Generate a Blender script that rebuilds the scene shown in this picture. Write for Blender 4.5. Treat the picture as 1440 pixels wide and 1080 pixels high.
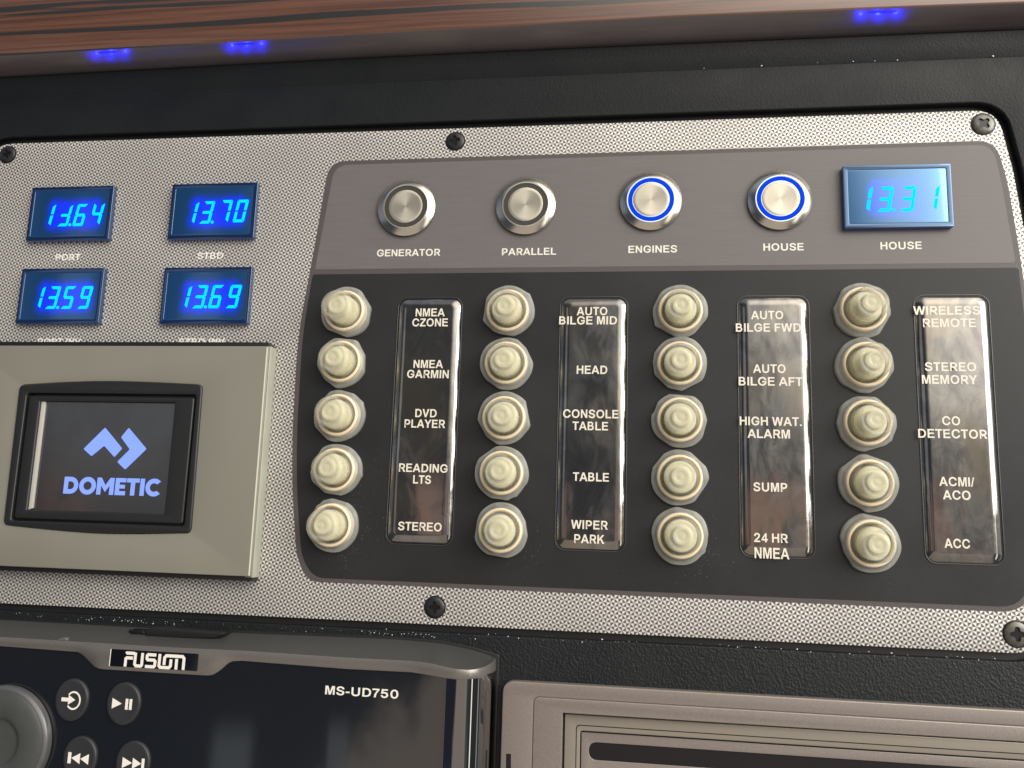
import bpy, bmesh, math, random
from mathutils import Vector, Matrix

# ------------------------------------------------------------------ camera, world, lamps
scn = bpy.context.scene
for o in list(bpy.data.objects):
    bpy.data.objects.remove(o)
col = scn.collection
# All positions below are in millimetres in the frame of the switch panel:
# u to the right, v up, w out of the panel towards the viewer.  World: x = u, y = -w, z = v.
CAM_D = 300.0
FPX = 1191.2379
RC = ((0.9901875664, -0.0087718619, 0.1394691285),
      (0.0317368912, 0.9860652203, -0.1633038612),
      (-0.1360931780, 0.1661277694, 0.9766679124))
cam = bpy.data.cameras.new('camera')
cam.sensor_width = 36
cam.lens = 36 * FPX / 1440
cam.clip_start = 0.005
cam.clip_end = 20
camo = bpy.data.objects.new('camera', cam)
col.objects.link(camo)
A = Matrix(((1, 0, 0), (0, 0, -1), (0, 1, 0)))
camo.matrix_world = Matrix.Translation((0, -CAM_D / 1000, 0)) @ (A @ Matrix(RC)).to_4x4()
scn.camera = camo

scn.view_settings.view_transform = 'Standard'
scn.view_settings.look = 'None'
scn.view_settings.exposure = 0
scn.view_settings.gamma = 1
scn.view_settings.use_curve_mapping = False
scn.render.engine = 'CYCLES'
scn.cycles.use_denoising = True
scn.cycles.max_bounces = 10
scn.cycles.caustics_reflective = False
scn.cycles.caustics_refractive = True
scn.cycles.sample_clamp_indirect = 4


class NT:
    """small node-tree writer"""
    def __init__(s, tree):
        s.t = tree
        s.n = tree.nodes
        s.l = tree.links

    def node(s, kind, **kw):
        x = s.n.new(kind)
        for k, v in kw.items():
            setattr(x, k, v)
        return x

    def put(s, sock, val):
        if hasattr(val, 'is_output'):
            s.l.new(val, sock)
        else:
            if isinstance(val, (tuple, list)) and len(val) == 3 and sock.type == 'RGBA':
                val = (*val, 1)
            sock.default_value = val

    def m(s, op, a, b=None, c=None, clamp=False):
        x = s.node('ShaderNodeMath', operation=op, use_clamp=clamp)
        for i, v in enumerate((a, b, c)):
            if v is not None:
                s.put(x.inputs[i], v)
        return x.outputs[0]

    def mix(s, f, a, b, blend='MIX'):
        x = s.node('ShaderNodeMix', data_type='RGBA', blend_type=blend)
        s.put(x.inputs[0], f)
        s.put(x.inputs[6], a)
        s.put(x.inputs[7], b)
        return x.outputs[2]

    def noise(s, vec, scale, detail=3, rough=0.5, dist=0.0):
        x = s.node('ShaderNodeTexNoise')
        s.put(x.inputs['Vector'], vec)
        x.inputs['Scale'].default_value = scale
        x.inputs['Detail'].default_value = detail
        x.inputs['Roughness'].default_value = rough
        x.inputs['Distortion'].default_value = dist
        return x.outputs[0]

    def mapping(s, vec, scale=(1, 1, 1), loc=(0, 0, 0), rot=(0, 0, 0)):
        x = s.node('ShaderNodeMapping')
        s.put(x.inputs[0], vec)
        x.inputs['Scale'].default_value = scale
        x.inputs['Location'].default_value = loc
        x.inputs['Rotation'].default_value = rot
        return x.outputs[0]

    def sstep(s, x, lo, hi, a=0.0, b=1.0):
        y = s.node('ShaderNodeMapRange', interpolation_type='SMOOTHSTEP')
        s.put(y.inputs[0], x)
        for i, v in enumerate((lo, hi, a, b)):
            y.inputs[i + 1].default_value = v
        return y.outputs[0]

    def xyz(s, vec):
        x = s.node('ShaderNodeSeparateXYZ')
        s.put(x.inputs[0], vec)
        return x.outputs


# the cabin around the viewer: dim, bluish to the left, a bright hazy window side to the right and above
world = bpy.data.worlds.new('World')
scn.world = world
world.use_nodes = True
wt = NT(world.node_tree)
wt.n.clear()
_dir = wt.node('ShaderNodeTexCoord').outputs['Generated']
_x, _y, _z = wt.xyz(_dir)
_n = wt.noise(wt.mapping(_dir, (1, 1, 0.6)), 4.0, 4, 0.6, 0.8)
_n2 = wt.noise(wt.mapping(_dir, (1.6, 1, 0.7), (4.2, 1.0, 0.3)), 7.0, 4, 0.6, 1.2)
# darker cabin to the lower left, pale hazy brightness to the upper right
_s = wt.m('ADD', wt.m('ADD', _x, wt.m('MULTIPLY', _z, 0.55)), wt.m('MULTIPLY', wt.m('SUBTRACT', _n, 0.5), 0.95))
_b = wt.sstep(_s, -0.10, 0.34)
c = wt.mix(_b, (0.050, 0.060, 0.080), (0.88, 0.87, 0.84))
c = wt.mix(wt.m('MULTIPLY', wt.sstep(_n2, 0.47, 0.58), 0.75), c, wt.mix(_b, (0.035, 0.04, 0.06), (0.30, 0.29, 0.28)))
# daylight from overhead and from the left side, with bright patches added left and high right for reflections
c = wt.mix(wt.sstep(_z, 0.50, 0.80), c, (0.50, 0.56, 0.66))
c = wt.mix(wt.sstep(_x, -0.72, -0.90), c, (0.32, 0.38, 0.46))
_dl = wt.node('ShaderNodeVectorMath', operation='DOT_PRODUCT')
wt.put(_dl.inputs[0], _dir)
_dl.inputs[1].default_value = Vector((-0.58, -1.0, 0.17)).normalized()
c = wt.mix(wt.m('MULTIPLY', wt.sstep(_dl.outputs['Value'], 0.978, 0.996), 0.8), c, (0.85, 0.88, 0.92))
_dot = wt.node('ShaderNodeVectorMath', operation='DOT_PRODUCT')
wt.put(_dot.inputs[0], _dir)
_dot.inputs[1].default_value = Vector((0.50, -0.66, 0.58)).normalized()
_hot = wt.m('POWER', wt.sstep(_dot.outputs['Value'], 0.74, 0.99), 1.3)
c = wt.mix(_hot, c, (5.6, 5.1, 4.4))
_mid = wt.m('MULTIPLY', wt.m('MULTIPLY', wt.sstep(_z, 0.17, 0.06), wt.sstep(_z, -0.14, -0.06)), wt.m('MULTIPLY', wt.sstep(_x, 0.02, 0.16), wt.sstep(_x, 0.55, 0.40)))
c = wt.mix(wt.m('MULTIPLY', _mid, 0.65), c, wt.mix(wt.sstep(_n2, 0.40, 0.62), (0.62, 0.54, 0.46), (0.30, 0.27, 0.25)))
# the viewer below: pale trousers to the right, dark to the left, and a warm forearm and hand
_low = wt.sstep(_z, -0.06, -0.16)
_edge = wt.m('ADD', wt.m('SUBTRACT', _x, wt.m('MULTIPLY', _z, 0.9)), wt.m('MULTIPLY', _n2, 0.25))
_pale = wt.mix(wt.sstep(_edge, 0.03, 0.10), (0.06, 0.075, 0.10), (0.82, 0.70, 0.60))
c = wt.mix(wt.m('MULTIPLY', wt.m('MULTIPLY', _low, 0.92), wt.sstep(_x, 0.50, 0.35)), c, _pale)
c = wt.mix(wt.m('MULTIPLY', _low, wt.sstep(_x, 0.38, 0.52)), c, (0.10, 0.11, 0.12))
_azl = wt.m('ARCTAN2', _x, wt.m('MULTIPLY', _y, -1.0))
_bars = wt.m('ADD', wt.m('MULTIPLY', wt.sstep(_azl, -0.46, -0.445), wt.sstep(_azl, -0.405, -0.42)), wt.m('MULTIPLY', wt.sstep(_azl, -0.335, -0.33), wt.sstep(_azl, -0.305, -0.315)))
c = wt.mix(wt.m('MULTIPLY', wt.m('MULTIPLY', _bars, 0.8), wt.sstep(_z, -0.20, -0.24)), c, (0.55, 0.60, 0.66))
# tall narrow bright strips added to the right, to be mirrored as upright streaks
_az = wt.m('ARCTAN2', _x, wt.m('MULTIPLY', _y, -1.0))
_streak = wt.m('MULTIPLY', wt.sstep(_az, 0.74, 0.79), wt.sstep(_az, 0.93, 0.88))
c = wt.mix(wt.m('MULTIPLY', _streak, wt.sstep(_z, -0.62, -0.45)), c, (4.6, 4.3, 3.6))
_streak2 = wt.m('MULTIPLY', wt.sstep(_az, 1.30, 1.34), wt.sstep(_az, 1.50, 1.42))
c = wt.mix(wt.m('MULTIPLY', _streak2, wt.sstep(_z, -0.62, -0.45)), c, (1.1, 1.1, 1.1))
_arm = wt.noise(wt.mapping(_dir, (3.0, 1, 1.4), (3.1, 0, 1.7)), 2.6, 2, 0.5, 0.3)
_armf = wt.m('MULTIPLY', wt.sstep(_arm, 0.54, 0.58), wt.m('MULTIPLY', wt.sstep(_z, 0.07, 0.01), wt.sstep(_z, -0.14, -0.06)))
c = wt.mix(wt.m('MULTIPLY', _armf, 0.85), c, (0.85, 0.55, 0.46))
bg = wt.node('ShaderNodeBackground')
wt.put(bg.inputs[0], c)
bg.inputs[1].default_value = 0.68
wo = wt.node('ShaderNodeOutputWorld')
wt.l.new(bg.outputs[0], wo.inputs[0])


def area(name, loc, target, sx, sy, power, color):
    d = bpy.data.lights.new(name, 'AREA')
    d.shape = 'RECTANGLE'
    d.size, d.size_y = sx, sy
    d.energy = power
    d.color = color
    o = bpy.data.objects.new(name, d)
    col.objects.link(o)
    o.location = loc
    o.rotation_euler = (Vector(target) - Vector(loc)).to_track_quat('-Z', 'Y').to_euler()
    return o


area('window_lamp', (1.25, -0.85, 0.50), (0.0, 0, 0.02), 1.0, 1.0, 18, (1.0, 0.99, 0.975))


# ------------------------------------------------------------------ helpers
def px(x, y, w=0.0):
    """point of the photograph (1440 x 1080) seen at height w above the panel -> (u, v) in mm"""
    d = (x - 720.0, 540.0 - y, -FPX)
    e = [sum(RC[i][k] * d[k] for k in range(3)) for i in range(3)]
    t = (w - CAM_D) / e[2]
    return (e[0] * t, e[1] * t)


def P(lst, w=0.0):
    return [px(x, y, w) for x, y in lst]


def principled(name, color=(0.5, 0.5, 0.5), rough=0.5, metal=0.0, **kw):
    m = bpy.data.materials.new(name)
    m.use_nodes = True
    t = NT(m.node_tree)
    b = t.n['Principled BSDF']
    t.put(b.inputs['Base Color'], color)
    b.inputs['Roughness'].default_value = rough
    b.inputs['Metallic'].default_value = metal
    for k, v in kw.items():
        t.put(b.inputs[k.replace('_', ' ')], v)
    return m, t, b


def bump(t, b, height, strength=0.5, dist=0.0003, extra=None):
    x = t.node('ShaderNodeBump')
    x.inputs['Strength'].default_value = strength
    x.inputs['Distance'].default_value = dist
    t.put(x.inputs['Height'], height)
    t.l.new(x.outputs[0], b.inputs['Normal'])
    if extra:
        t.l.new(x.outputs[0], b.inputs['Coat Normal'])


def objco(t):
    return t.node('ShaderNodeTexCoord').outputs['Object']


def place(o, uvw):
    o.location = (uvw[0] / 1000, -uvw[2] / 1000, uvw[1] / 1000)
    o.rotation_euler = (math.pi / 2, 0, 0)


def tag(o, label, cat=None, group=None, kind=None):
    o['label'] = label
    if cat:
        o['category'] = cat
    if group:
        o['group'] = group
    if kind:
        o['kind'] = kind
    return o


class Base:
    pass


ORIG = {}


def thing(name, label, cat, at, group=None):
    o = bpy.data.objects.new(name, None)
    o.empty_display_size = 0.01
    col.objects.link(o)
    place(o, at)
    ORIG[o] = at
    tag(o, label, cat, group)
    return o


def link(name, mesh, mats, parent=None, at=(0, 0, 0), label=None):
    """mesh vertices are in panel millimetres; they are shifted to the owner's base and scaled to metres"""
    if parent is not None:
        at = ORIG[parent]
    mesh.transform(Matrix.Scale(0.001, 4) @ Matrix.Translation((-at[0], -at[1], -at[2])))
    o = bpy.data.objects.new(name, mesh)
    col.objects.link(o)
    if not isinstance(mats, (list, tuple)):
        mats = [mats]
    mesh.materials.clear()
    for m in mats:
        mesh.materials.append(m)
    if parent is not None:
        o.parent = parent
        ORIG[o] = at
    else:
        place(o, at)
        ORIG[o] = at
    if label:
        o['label'] = label
    return o


def flat_mesh(loops, w0, w1, bevel=0.0, grow=0.0, seg=2):
    cu = bpy.data.curves.new('tmp', 'CURVE')
    cu.dimensions = '2D'
    cu.fill_mode = 'BOTH'
    for L in loops:
        s = cu.splines.new('POLY')
        s.points.add(len(L) - 1)
        for p, q in zip(s.points, L):
            p.co = (q[0], q[1], 0, 1)
        s.use_cyclic_u = True
    half = (w1 - w0) / 2
    bevel = min(bevel, half * 0.98)
    cu.extrude = half - bevel
    cu.bevel_depth = bevel
    cu.bevel_resolution = seg
    cu.offset = grow - bevel
    ob = bpy.data.objects.new('tmp', cu)
    me = bpy.data.meshes.new_from_object(ob)
    bpy.data.objects.remove(ob)
    bpy.data.curves.remove(cu)
    me.transform(Matrix.Translation((0, 0, (w0 + w1) / 2)))
    bm = bmesh.new()
    bm.from_mesh(me)
    bmesh.ops.remove_doubles(bm, verts=bm.verts, dist=1e-4)
    bm.to_mesh(me)
    bm.free()
    for p in me.polygons:
        p.use_smooth = bevel > 0 and abs(p.normal.z) < 0.998
    if bevel > 0:
        me.set_sharp_from_angle(angle=math.radians(35))
    return me


def plate(name, loops, w0, w1, mat, parent=None, bevel=0.0, at=(0, 0, 0), grow=0.0, seg=2, label=None):
    """flat shape (outlines with holes) from height w0 to w1, edges rounded by bevel"""
    return link(name, flat_mesh(loops, w0, w1, bevel, grow, seg), mat, parent, at, label)


def area2(L):
    return sum(L[i - 1][0] * L[i][1] - L[i][0] * L[i - 1][1] for i in range(len(L)))


def inside(p, L):
    r = False
    for i in range(len(L)):
        (x0, y0), (x1, y1) = L[i - 1], L[i]
        if (y0 > p[1]) != (y1 > p[1]) and p[0] < (x1 - x0) * (p[1] - y0) / (y1 - y0) + x0:
            r = not r
    return r


def letters(name, loops, w0, w1, mat, parent, label=None):
    """glyph outlines may overlap each other: every outer outline is filled on its own, a hair above the last"""
    outer = [L for L in loops if area2(L) < 0]
    holes = [L for L in loops if area2(L) >= 0]
    bm = bmesh.new()
    for k, L in enumerate(outer):
        dz = 0.004 * (k % 3)
        me = flat_mesh([L] + [q for q in holes if inside(q[0], L)], w0 + dz, w1 + dz)
        bm.from_mesh(me)
        bpy.data.meshes.remove(me)
    me = bpy.data.meshes.new('m')
    bm.to_mesh(me)
    bm.free()
    return link(name, me, mat, parent, label=label)


def prisms(name, polys, w0, w1, mat, parent):
    V, F = [], []
    for L in polys:
        n, b0 = len(L), len(V)
        V += [(p[0], p[1], w1) for p in L] + [(p[0], p[1], w0) for p in L]
        F.append(tuple(b0 + i for i in range(n)))
        for i in range(n):
            j = (i + 1) % n
            F.append((b0 + i, b0 + j, b0 + n + j, b0 + n + i))
    return link(name, mesh_of(V, F, False), mat, parent)


def ngon(c, rx, ry=None, n=48):
    ry = ry or rx
    return [(c[0] + rx * math.cos(2 * math.pi * i / n), c[1] + ry * math.sin(2 * math.pi * i / n)) for i in range(n)]


def rrect(u0, v0, u1, v1, r, n=8):
    out = []
    for cx, cy, a0 in ((u1 - r, v1 - r, 0), (u0 + r, v1 - r, 90), (u0 + r, v0 + r, 180), (u1 - r, v0 + r, 270)):
        for i in range(n + 1):
            a = math.radians(a0 + 90 * i / n)
            out.append((cx + r * math.cos(a), cy + r * math.sin(a)))
    return out


def rounded(pts, r, n=6):
    """round the corners of a polygon; r one radius or one per corner"""
    out = []
    N = len(pts)
    for i in range(N):
        p0, p1, p2 = Vector(pts[i - 1]), Vector(pts[i]), Vector(pts[(i + 1) % N])
        ri = r[i] if isinstance(r, (list, tuple)) else r
        if ri <= 0:
            out.append(tuple(p1))
            continue
        a, b = (p0 - p1), (p2 - p1)
        la, lb = a.length, b.length
        k = min(ri, la * 0.49, lb * 0.49)
        s, e = p1 + a / la * k, p1 + b / lb * k
        for j in range(n + 1):
            t = j / n
            out.append(tuple(s * (1 - t) ** 2 + p1 * 2 * t * (1 - t) + e * t * t))
    return out


def mesh_of(verts, faces, smooth=True, sharp=35):
    me = bpy.data.meshes.new('m')
    me.from_pydata(verts, [], faces)
    bm = bmesh.new()
    bm.from_mesh(me)
    bmesh.ops.recalc_face_normals(bm, faces=bm.faces)
    bm.to_mesh(me)
    bm.free()
    for p in me.polygons:
        p.use_smooth = smooth
    if smooth:
        me.set_sharp_from_angle(angle=math.radians(sharp))
    return me


def lathe(c, prof, n=48, rfun=None, lean=(0, 0), w0=0.0, sharp=35, caps=True):
    """profile of (radius, height) turned about the axis through c; lean shifts by height"""
    V, F = [], []
    for k, (r, h) in enumerate(prof):
        for i in range(n):
            a = 2 * math.pi * i / n
            rr = r * (rfun(a, h) if rfun else 1)
            V.append((c[0] + rr * math.cos(a) + lean[0] * h, c[1] + rr * math.sin(a) + lean[1] * h, w0 + h))
    for k in range(len(prof) - 1):
        for i in range(n):
            j = (i + 1) % n
            F.append((k * n + i, k * n + j, (k + 1) * n + j, (k + 1) * n + i))
    if caps:
        F.append(tuple(range(n))[::-1])
        F.append(tuple((len(prof) - 1) * n + i for i in range(n)))
    return mesh_of(V, F, True, sharp)


def loft(rows, close_rows=False, sharp=40, smooth=True):
    """grid of points: rows[i][j] = (u, v, w)"""
    V = [p for r in rows for p in r]
    n = len(rows[0])
    F = []
    for i in range(len(rows) - 1):
        for j in range(n - 1 + (1 if close_rows else 0)):
            k = (j + 1) % n
            F.append((i * n + j, i * n + k, (i + 1) * n + k, (i + 1) * n + j))
    if close_rows:
        F.append(tuple(range(n))[::-1])
        F.append(tuple((len(rows) - 1) * n + i for i in range(n)))
    return mesh_of(V, F, smooth, sharp)


def interp(xs, ys, x):
    if x <= xs[0]:
        return ys[0] + (x - xs[0]) * (ys[1] - ys[0]) / (xs[1] - xs[0])
    for i in range(len(xs) - 1):
        if x <= xs[i + 1]:
            return ys[i] + (x - xs[i]) * (ys[i + 1] - ys[i]) / (xs[i + 1] - xs[i])
    return ys[-1] + (x - xs[-1]) * (ys[-1] - ys[-2]) / (xs[-1] - xs[-2])


GLYPHS = {
    'A': (510, [[[5,0],[200,509],[308,509],[505,0],[395,0],[354,116],[152,116],[112,0]],[[184,202],[322,202],[253,392]]]),
    'B': (490, [[[45,0],[45,509],[262,509],[297,504],[330,490],[358,468],[380,439],[392,406],[396,370],[390,335],[375,303],[352,275],[368,271],[399,243],[421,207],[432,167],[431,125],[419,85],[396,50],[364,23],[326,6],[285,0]],[[145,305],[250,305],[271,309],[289,319],[302,335],[309,355],[309,375],[302,395],[289,411],[271,421],[250,425],[145,425]],[[145,85],[272,85],[296,89],[316,101],[332,120],[340,142],[340,166],[332,188],[316,207],[296,219],[272,223],[145,223]]]),
    'C': (544, [[[284,-7],[250,-5],[217,1],[187,12],[158,26],[132,43],[108,64],[89,90],[72,117],[58,148],[48,180],[42,216],[40,254],[42,292],[48,328],[58,360],[72,391],[89,419],[108,444],[132,465],[158,483],[187,497],[217,508],[250,514],[284,516],[304,515],[325,513],[344,509],[362,504],[381,497],[398,489],[414,480],[429,470],[444,459],[457,445],[469,431],[480,416],[488,399],[496,382],[502,364],[511,326],[411,326],[406,350],[402,359],[397,368],[392,377],[386,385],[380,392],[372,398],[364,405],[356,410],[347,414],[337,418],[327,422],[317,424],[307,426],[296,427],[284,427],[264,426],[244,422],[227,417],[210,407],[194,397],[180,383],[168,368],[157,350],[149,330],[143,307],[139,281],[137,254],[139,227],[143,201],[149,178],[157,159],[168,140],[181,125],[194,111],[210,101],[227,92],[245,87],[264,82],[284,82],[296,82],[306,83],[317,85],[327,87],[337,91],[347,95],[356,99],[364,104],[372,111],[380,117],[386,124],[392,132],[397,141],[402,150],[406,159],[412,182],[511,182],[502,145],[496,127],[490,110],[480,93],[469,78],[458,64],[445,50],[429,39],[414,29],[398,20],[381,12],[363,5],[344,0],[325,-4],[304,-6]]]),
    'D': (536, [[[236,0],[96,0],[96,85],[232,85],[259,86],[285,91],[307,96],[326,106],[343,117],[358,130],[371,145],[381,162],[389,182],[394,204],[398,229],[399,255],[398,282],[394,305],[389,327],[381,348],[371,364],[358,379],[344,393],[328,403],[310,412],[288,418],[264,422],[237,424],[93,424],[93,509],[242,509],[280,507],[315,501],[348,492],[379,478],[405,461],[428,440],[449,417],[465,390],[479,360],[489,328],[494,292],[496,255],[494,218],[489,182],[479,150],[465,120],[448,93],[427,69],[404,48],[377,31],[345,17],[312,8],[275,2]],[[159,509],[159,0],[60,0],[60,509]]]),
    'E': (460, [[[45,0],[45,509],[415,509],[415,425],[145,425],[145,308],[395,308],[395,224],[145,224],[145,86],[425,86],[425,0]]]),
    'F': (420, [[[45,0],[45,509],[390,509],[390,425],[145,425],[145,300],[355,300],[355,216],[145,216],[145,0]]]),
    'G': (554, [[[286,-7],[251,-5],[218,1],[186,12],[157,26],[131,44],[108,65],[88,89],[71,118],[58,148],[47,180],[42,216],[40,254],[42,292],[47,328],[58,360],[71,391],[88,419],[107,444],[131,465],[157,483],[185,497],[215,508],[248,514],[282,516],[303,515],[324,513],[343,509],[362,504],[382,496],[399,488],[416,479],[431,468],[445,457],[459,443],[470,429],[480,414],[490,399],[498,381],[503,364],[512,327],[413,327],[405,348],[401,358],[395,367],[390,376],[384,384],[377,391],[370,398],[363,404],[355,409],[347,413],[337,417],[326,421],[317,424],[306,426],[295,427],[282,427],[262,426],[243,422],[226,417],[209,408],[194,397],[180,384],[168,368],[157,350],[149,330],[143,307],[139,281],[137,254],[139,227],[143,201],[149,178],[157,159],[168,141],[181,125],[194,112],[210,101],[227,93],[246,87],[265,82],[286,82],[305,82],[322,85],[339,90],[354,96],[367,105],[379,114],[389,126],[398,139],[405,154],[411,170],[414,187],[416,224],[485,200],[283,187],[283,272],[512,272],[512,203],[510,173],[505,144],[496,118],[483,93],[466,71],[448,51],[426,34],[402,20],[375,8],[347,0],[317,-5]]]),
    'H': (510, [[[45,0],[45,509],[145,509],[145,312],[365,312],[365,509],[465,509],[465,0],[365,0],[365,226],[145,226],[145,0]]]),
    'I': (188, [[[45,0],[45,509],[143,509],[143,0]]]),
    'L': (420, [[[45,0],[45,509],[147,509],[147,86],[400,86],[400,0]]]),
    'M': (570, [[[45,0],[45,509],[190,509],[285,150],[380,509],[525,509],[525,0],[433,0],[433,400],[332,0],[238,0],[137,400],[137,0]]]),
    'N': (490, [[[45,0],[45,509],[145,509],[352,168],[352,509],[445,509],[445,0],[345,0],[138,341],[138,0]]]),
    'O': (567, [[[284,-7],[250,-5],[217,1],[187,12],[158,26],[132,43],[109,64],[89,90],[72,117],[58,148],[48,180],[42,216],[40,254],[42,292],[48,328],[58,360],[72,391],[89,420],[109,444],[132,465],[158,483],[187,497],[217,508],[250,514],[284,516],[318,514],[351,508],[381,497],[410,483],[436,465],[459,444],[479,420],[496,391],[510,360],[520,328],[525,292],[527,254],[525,216],[520,181],[510,148],[496,117],[479,90],[459,64],[436,43],[410,26],[381,12],[351,1],[318,-5]],[[284,82],[304,82],[322,87],[340,92],[357,101],[373,112],[387,125],[399,140],[410,158],[419,179],[425,201],[429,226],[430,254],[429,283],[425,307],[419,330],[410,351],[399,369],[387,384],[373,397],[357,408],[340,417],[323,422],[304,426],[284,427],[264,426],[244,422],[227,417],[210,408],[195,398],[181,384],[168,368],[157,350],[149,330],[143,307],[139,281],[137,254],[139,227],[143,201],[149,178],[157,158],[168,140],[181,125],[195,111],[210,101],[227,92],[245,87],[264,82]]]),
    'P': (479, [[[60,0],[60,509],[253,509],[282,507],[309,503],[335,497],[357,486],[377,475],[395,460],[410,445],[422,426],[431,407],[438,386],[441,365],[443,342],[441,319],[438,297],[431,277],[422,257],[410,239],[395,223],[377,209],[357,196],[335,187],[310,179],[282,175],[252,174],[109,174],[109,259],[250,259],[267,260],[282,262],[295,265],[305,270],[315,276],[323,283],[330,289],[335,298],[339,308],[342,318],[344,329],[344,342],[344,354],[342,365],[339,375],[335,386],[329,394],[323,401],[315,407],[306,413],[295,417],[281,421],[267,423],[249,424],[159,424],[159,0]]]),
    'R': (483, [[[60,0],[60,509],[254,509],[283,507],[310,504],[336,497],[358,489],[378,477],[396,463],[411,447],[422,429],[432,411],[439,390],[442,368],[443,346],[442,324],[439,302],[432,282],[422,262],[411,245],[396,229],[378,216],[358,205],[334,197],[309,191],[283,187],[253,186],[96,186],[96,271],[251,271],[268,272],[283,273],[296,277],[308,281],[317,285],[324,291],[331,298],[336,305],[340,313],[342,323],[344,334],[345,346],[344,358],[342,369],[340,379],[336,388],[330,395],[324,403],[316,409],[307,414],[296,418],[283,421],[268,423],[250,424],[159,424],[159,0]],[[360,0],[219,247],[330,247],[474,0]]]),
    'S': (481, [[[241,-8],[212,-7],[186,-3],[161,2],[138,10],[116,20],[97,33],[80,47],[67,63],[56,81],[47,101],[41,121],[36,160],[135,160],[141,135],[143,124],[148,116],[153,109],[160,102],[169,96],[179,90],[189,86],[201,83],[214,80],[228,79],[241,78],[256,79],[271,80],[284,83],[297,87],[308,92],[318,98],[326,104],[332,112],[338,119],[342,128],[345,137],[346,146],[345,154],[343,162],[340,168],[336,173],[331,178],[323,184],[315,189],[306,193],[295,197],[283,202],[271,205],[257,209],[196,225],[165,234],[137,245],[112,260],[91,275],[74,295],[61,315],[54,339],[52,364],[53,387],[59,408],[67,427],[78,445],[92,461],[109,475],[127,487],[148,497],[170,506],[194,511],[218,514],[244,516],[271,514],[295,511],[318,505],[340,497],[360,487],[379,475],[394,461],[408,446],[419,429],[427,410],[433,391],[437,354],[340,354],[335,382],[328,394],[321,404],[309,413],[296,420],[280,425],[262,429],[242,430],[228,429],[214,428],[202,424],[191,421],[182,417],[172,411],[165,405],[160,398],[155,392],[151,384],[150,377],[149,368],[150,359],[152,352],[155,345],[160,340],[167,333],[175,328],[183,323],[192,319],[203,316],[214,312],[224,309],[234,306],[285,293],[298,290],[310,286],[321,282],[335,278],[349,272],[361,266],[373,259],[386,252],[397,242],[409,233],[418,221],[427,210],[434,195],[439,179],[441,163],[442,146],[441,125],[436,104],[428,85],[417,67],[404,50],[388,36],[369,22],[347,12],[324,3],[298,-3],[271,-7]]]),
    'T': (420, [[[159,0],[159,423],[15,423],[15,509],[405,509],[405,423],[261,423],[261,0]]]),
    'U': (551, [[[276,-8],[245,-7],[216,-1],[188,6],[163,16],[140,29],[119,44],[102,62],[87,83],[75,104],[66,128],[62,153],[60,177],[60,509],[158,509],[158,183],[159,168],[162,155],[166,142],[173,130],[181,118],[189,109],[200,101],[212,94],[226,88],[241,84],[258,81],[276,81],[294,81],[311,84],[326,88],[340,94],[352,101],[362,109],[371,119],[379,130],[385,142],[389,155],[392,168],[393,183],[393,509],[491,509],[491,178],[490,153],[484,128],[476,105],[465,83],[449,62],[432,44],[411,29],[388,16],[363,6],[336,-1],[307,-7]]]),
    'V': (474, [[[186,0],[5,509],[114,509],[240,132],[362,509],[468,509],[288,0]]]),
    'W': (670, [[[135,0],[10,509],[115,509],[190,160],[282,509],[390,509],[480,160],[557,509],[660,509],[535,0],[428,0],[335,365],[243,0]]]),
    'Y': (470, [[[185,0],[185,214],[0,509],[120,509],[237,306],[352,509],[470,509],[287,214],[287,0]]]),
    'Z': (425, [[[15,0],[15,92],[268,423],[40,423],[40,509],[400,509],[400,428],[140,86],[408,86],[408,0]]]),
    'K': (500, [[[45,0],[45,509],[147,509],[147,285],[350,509],[485,509],[300,315],[495,0],[368,0],[228,240],[147,152],[147,0]]]),
    '.': (188, [[[45,0],[45,100],[143,100],[143,0]]]),
    '2': (487, [[[64,0],[64,66],[239,242],[253,255],[265,267],[276,279],[286,290],[294,301],[302,310],[307,320],[313,329],[316,337],[318,346],[320,355],[320,363],[319,375],[317,384],[314,392],[310,400],[305,407],[299,412],[291,418],[282,423],[273,426],[264,429],[252,430],[241,431],[228,430],[217,429],[208,426],[197,421],[189,416],[182,411],[176,404],[171,396],[167,387],[164,378],[162,367],[160,339],[65,339],[67,378],[71,399],[78,419],[88,438],[102,456],[116,471],[133,485],[152,495],[173,504],[195,511],[218,514],[242,516],[266,514],[289,511],[311,504],[331,496],[350,484],[366,472],[380,458],[393,441],[403,424],[409,406],[414,385],[415,364],[414,350],[412,336],[408,322],[404,309],[397,294],[388,279],[378,265],[367,249],[352,232],[336,214],[318,195],[296,174],[187,66],[187,85],[423,85],[423,0]]]),
    '4': (400, [[[225,0],[225,102],[15,102],[15,187],[240,511],[318,511],[318,188],[382,188],[382,102],[318,102],[318,0]],[[105,188],[225,188],[225,362]]]),
    '/': (215, [[[5,-8],[135,517],[205,517],[75,-8]]]),
    'J': (430, [[[202,-7],[167,-4],[135,4],[106,16],[80,35],[60,59],[45,86],[36,117],[33,151],[33,194],[132,194],[132,152],[133,134],[137,119],[143,107],[151,96],[161,89],[172,83],[186,80],[202,79],[218,80],[230,83],[243,89],[253,96],[260,107],[267,119],[270,134],[272,153],[272,509],[370,509],[370,151],[368,117],[359,86],[344,59],[323,35],[297,16],[269,4],[237,-4]]]),
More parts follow.
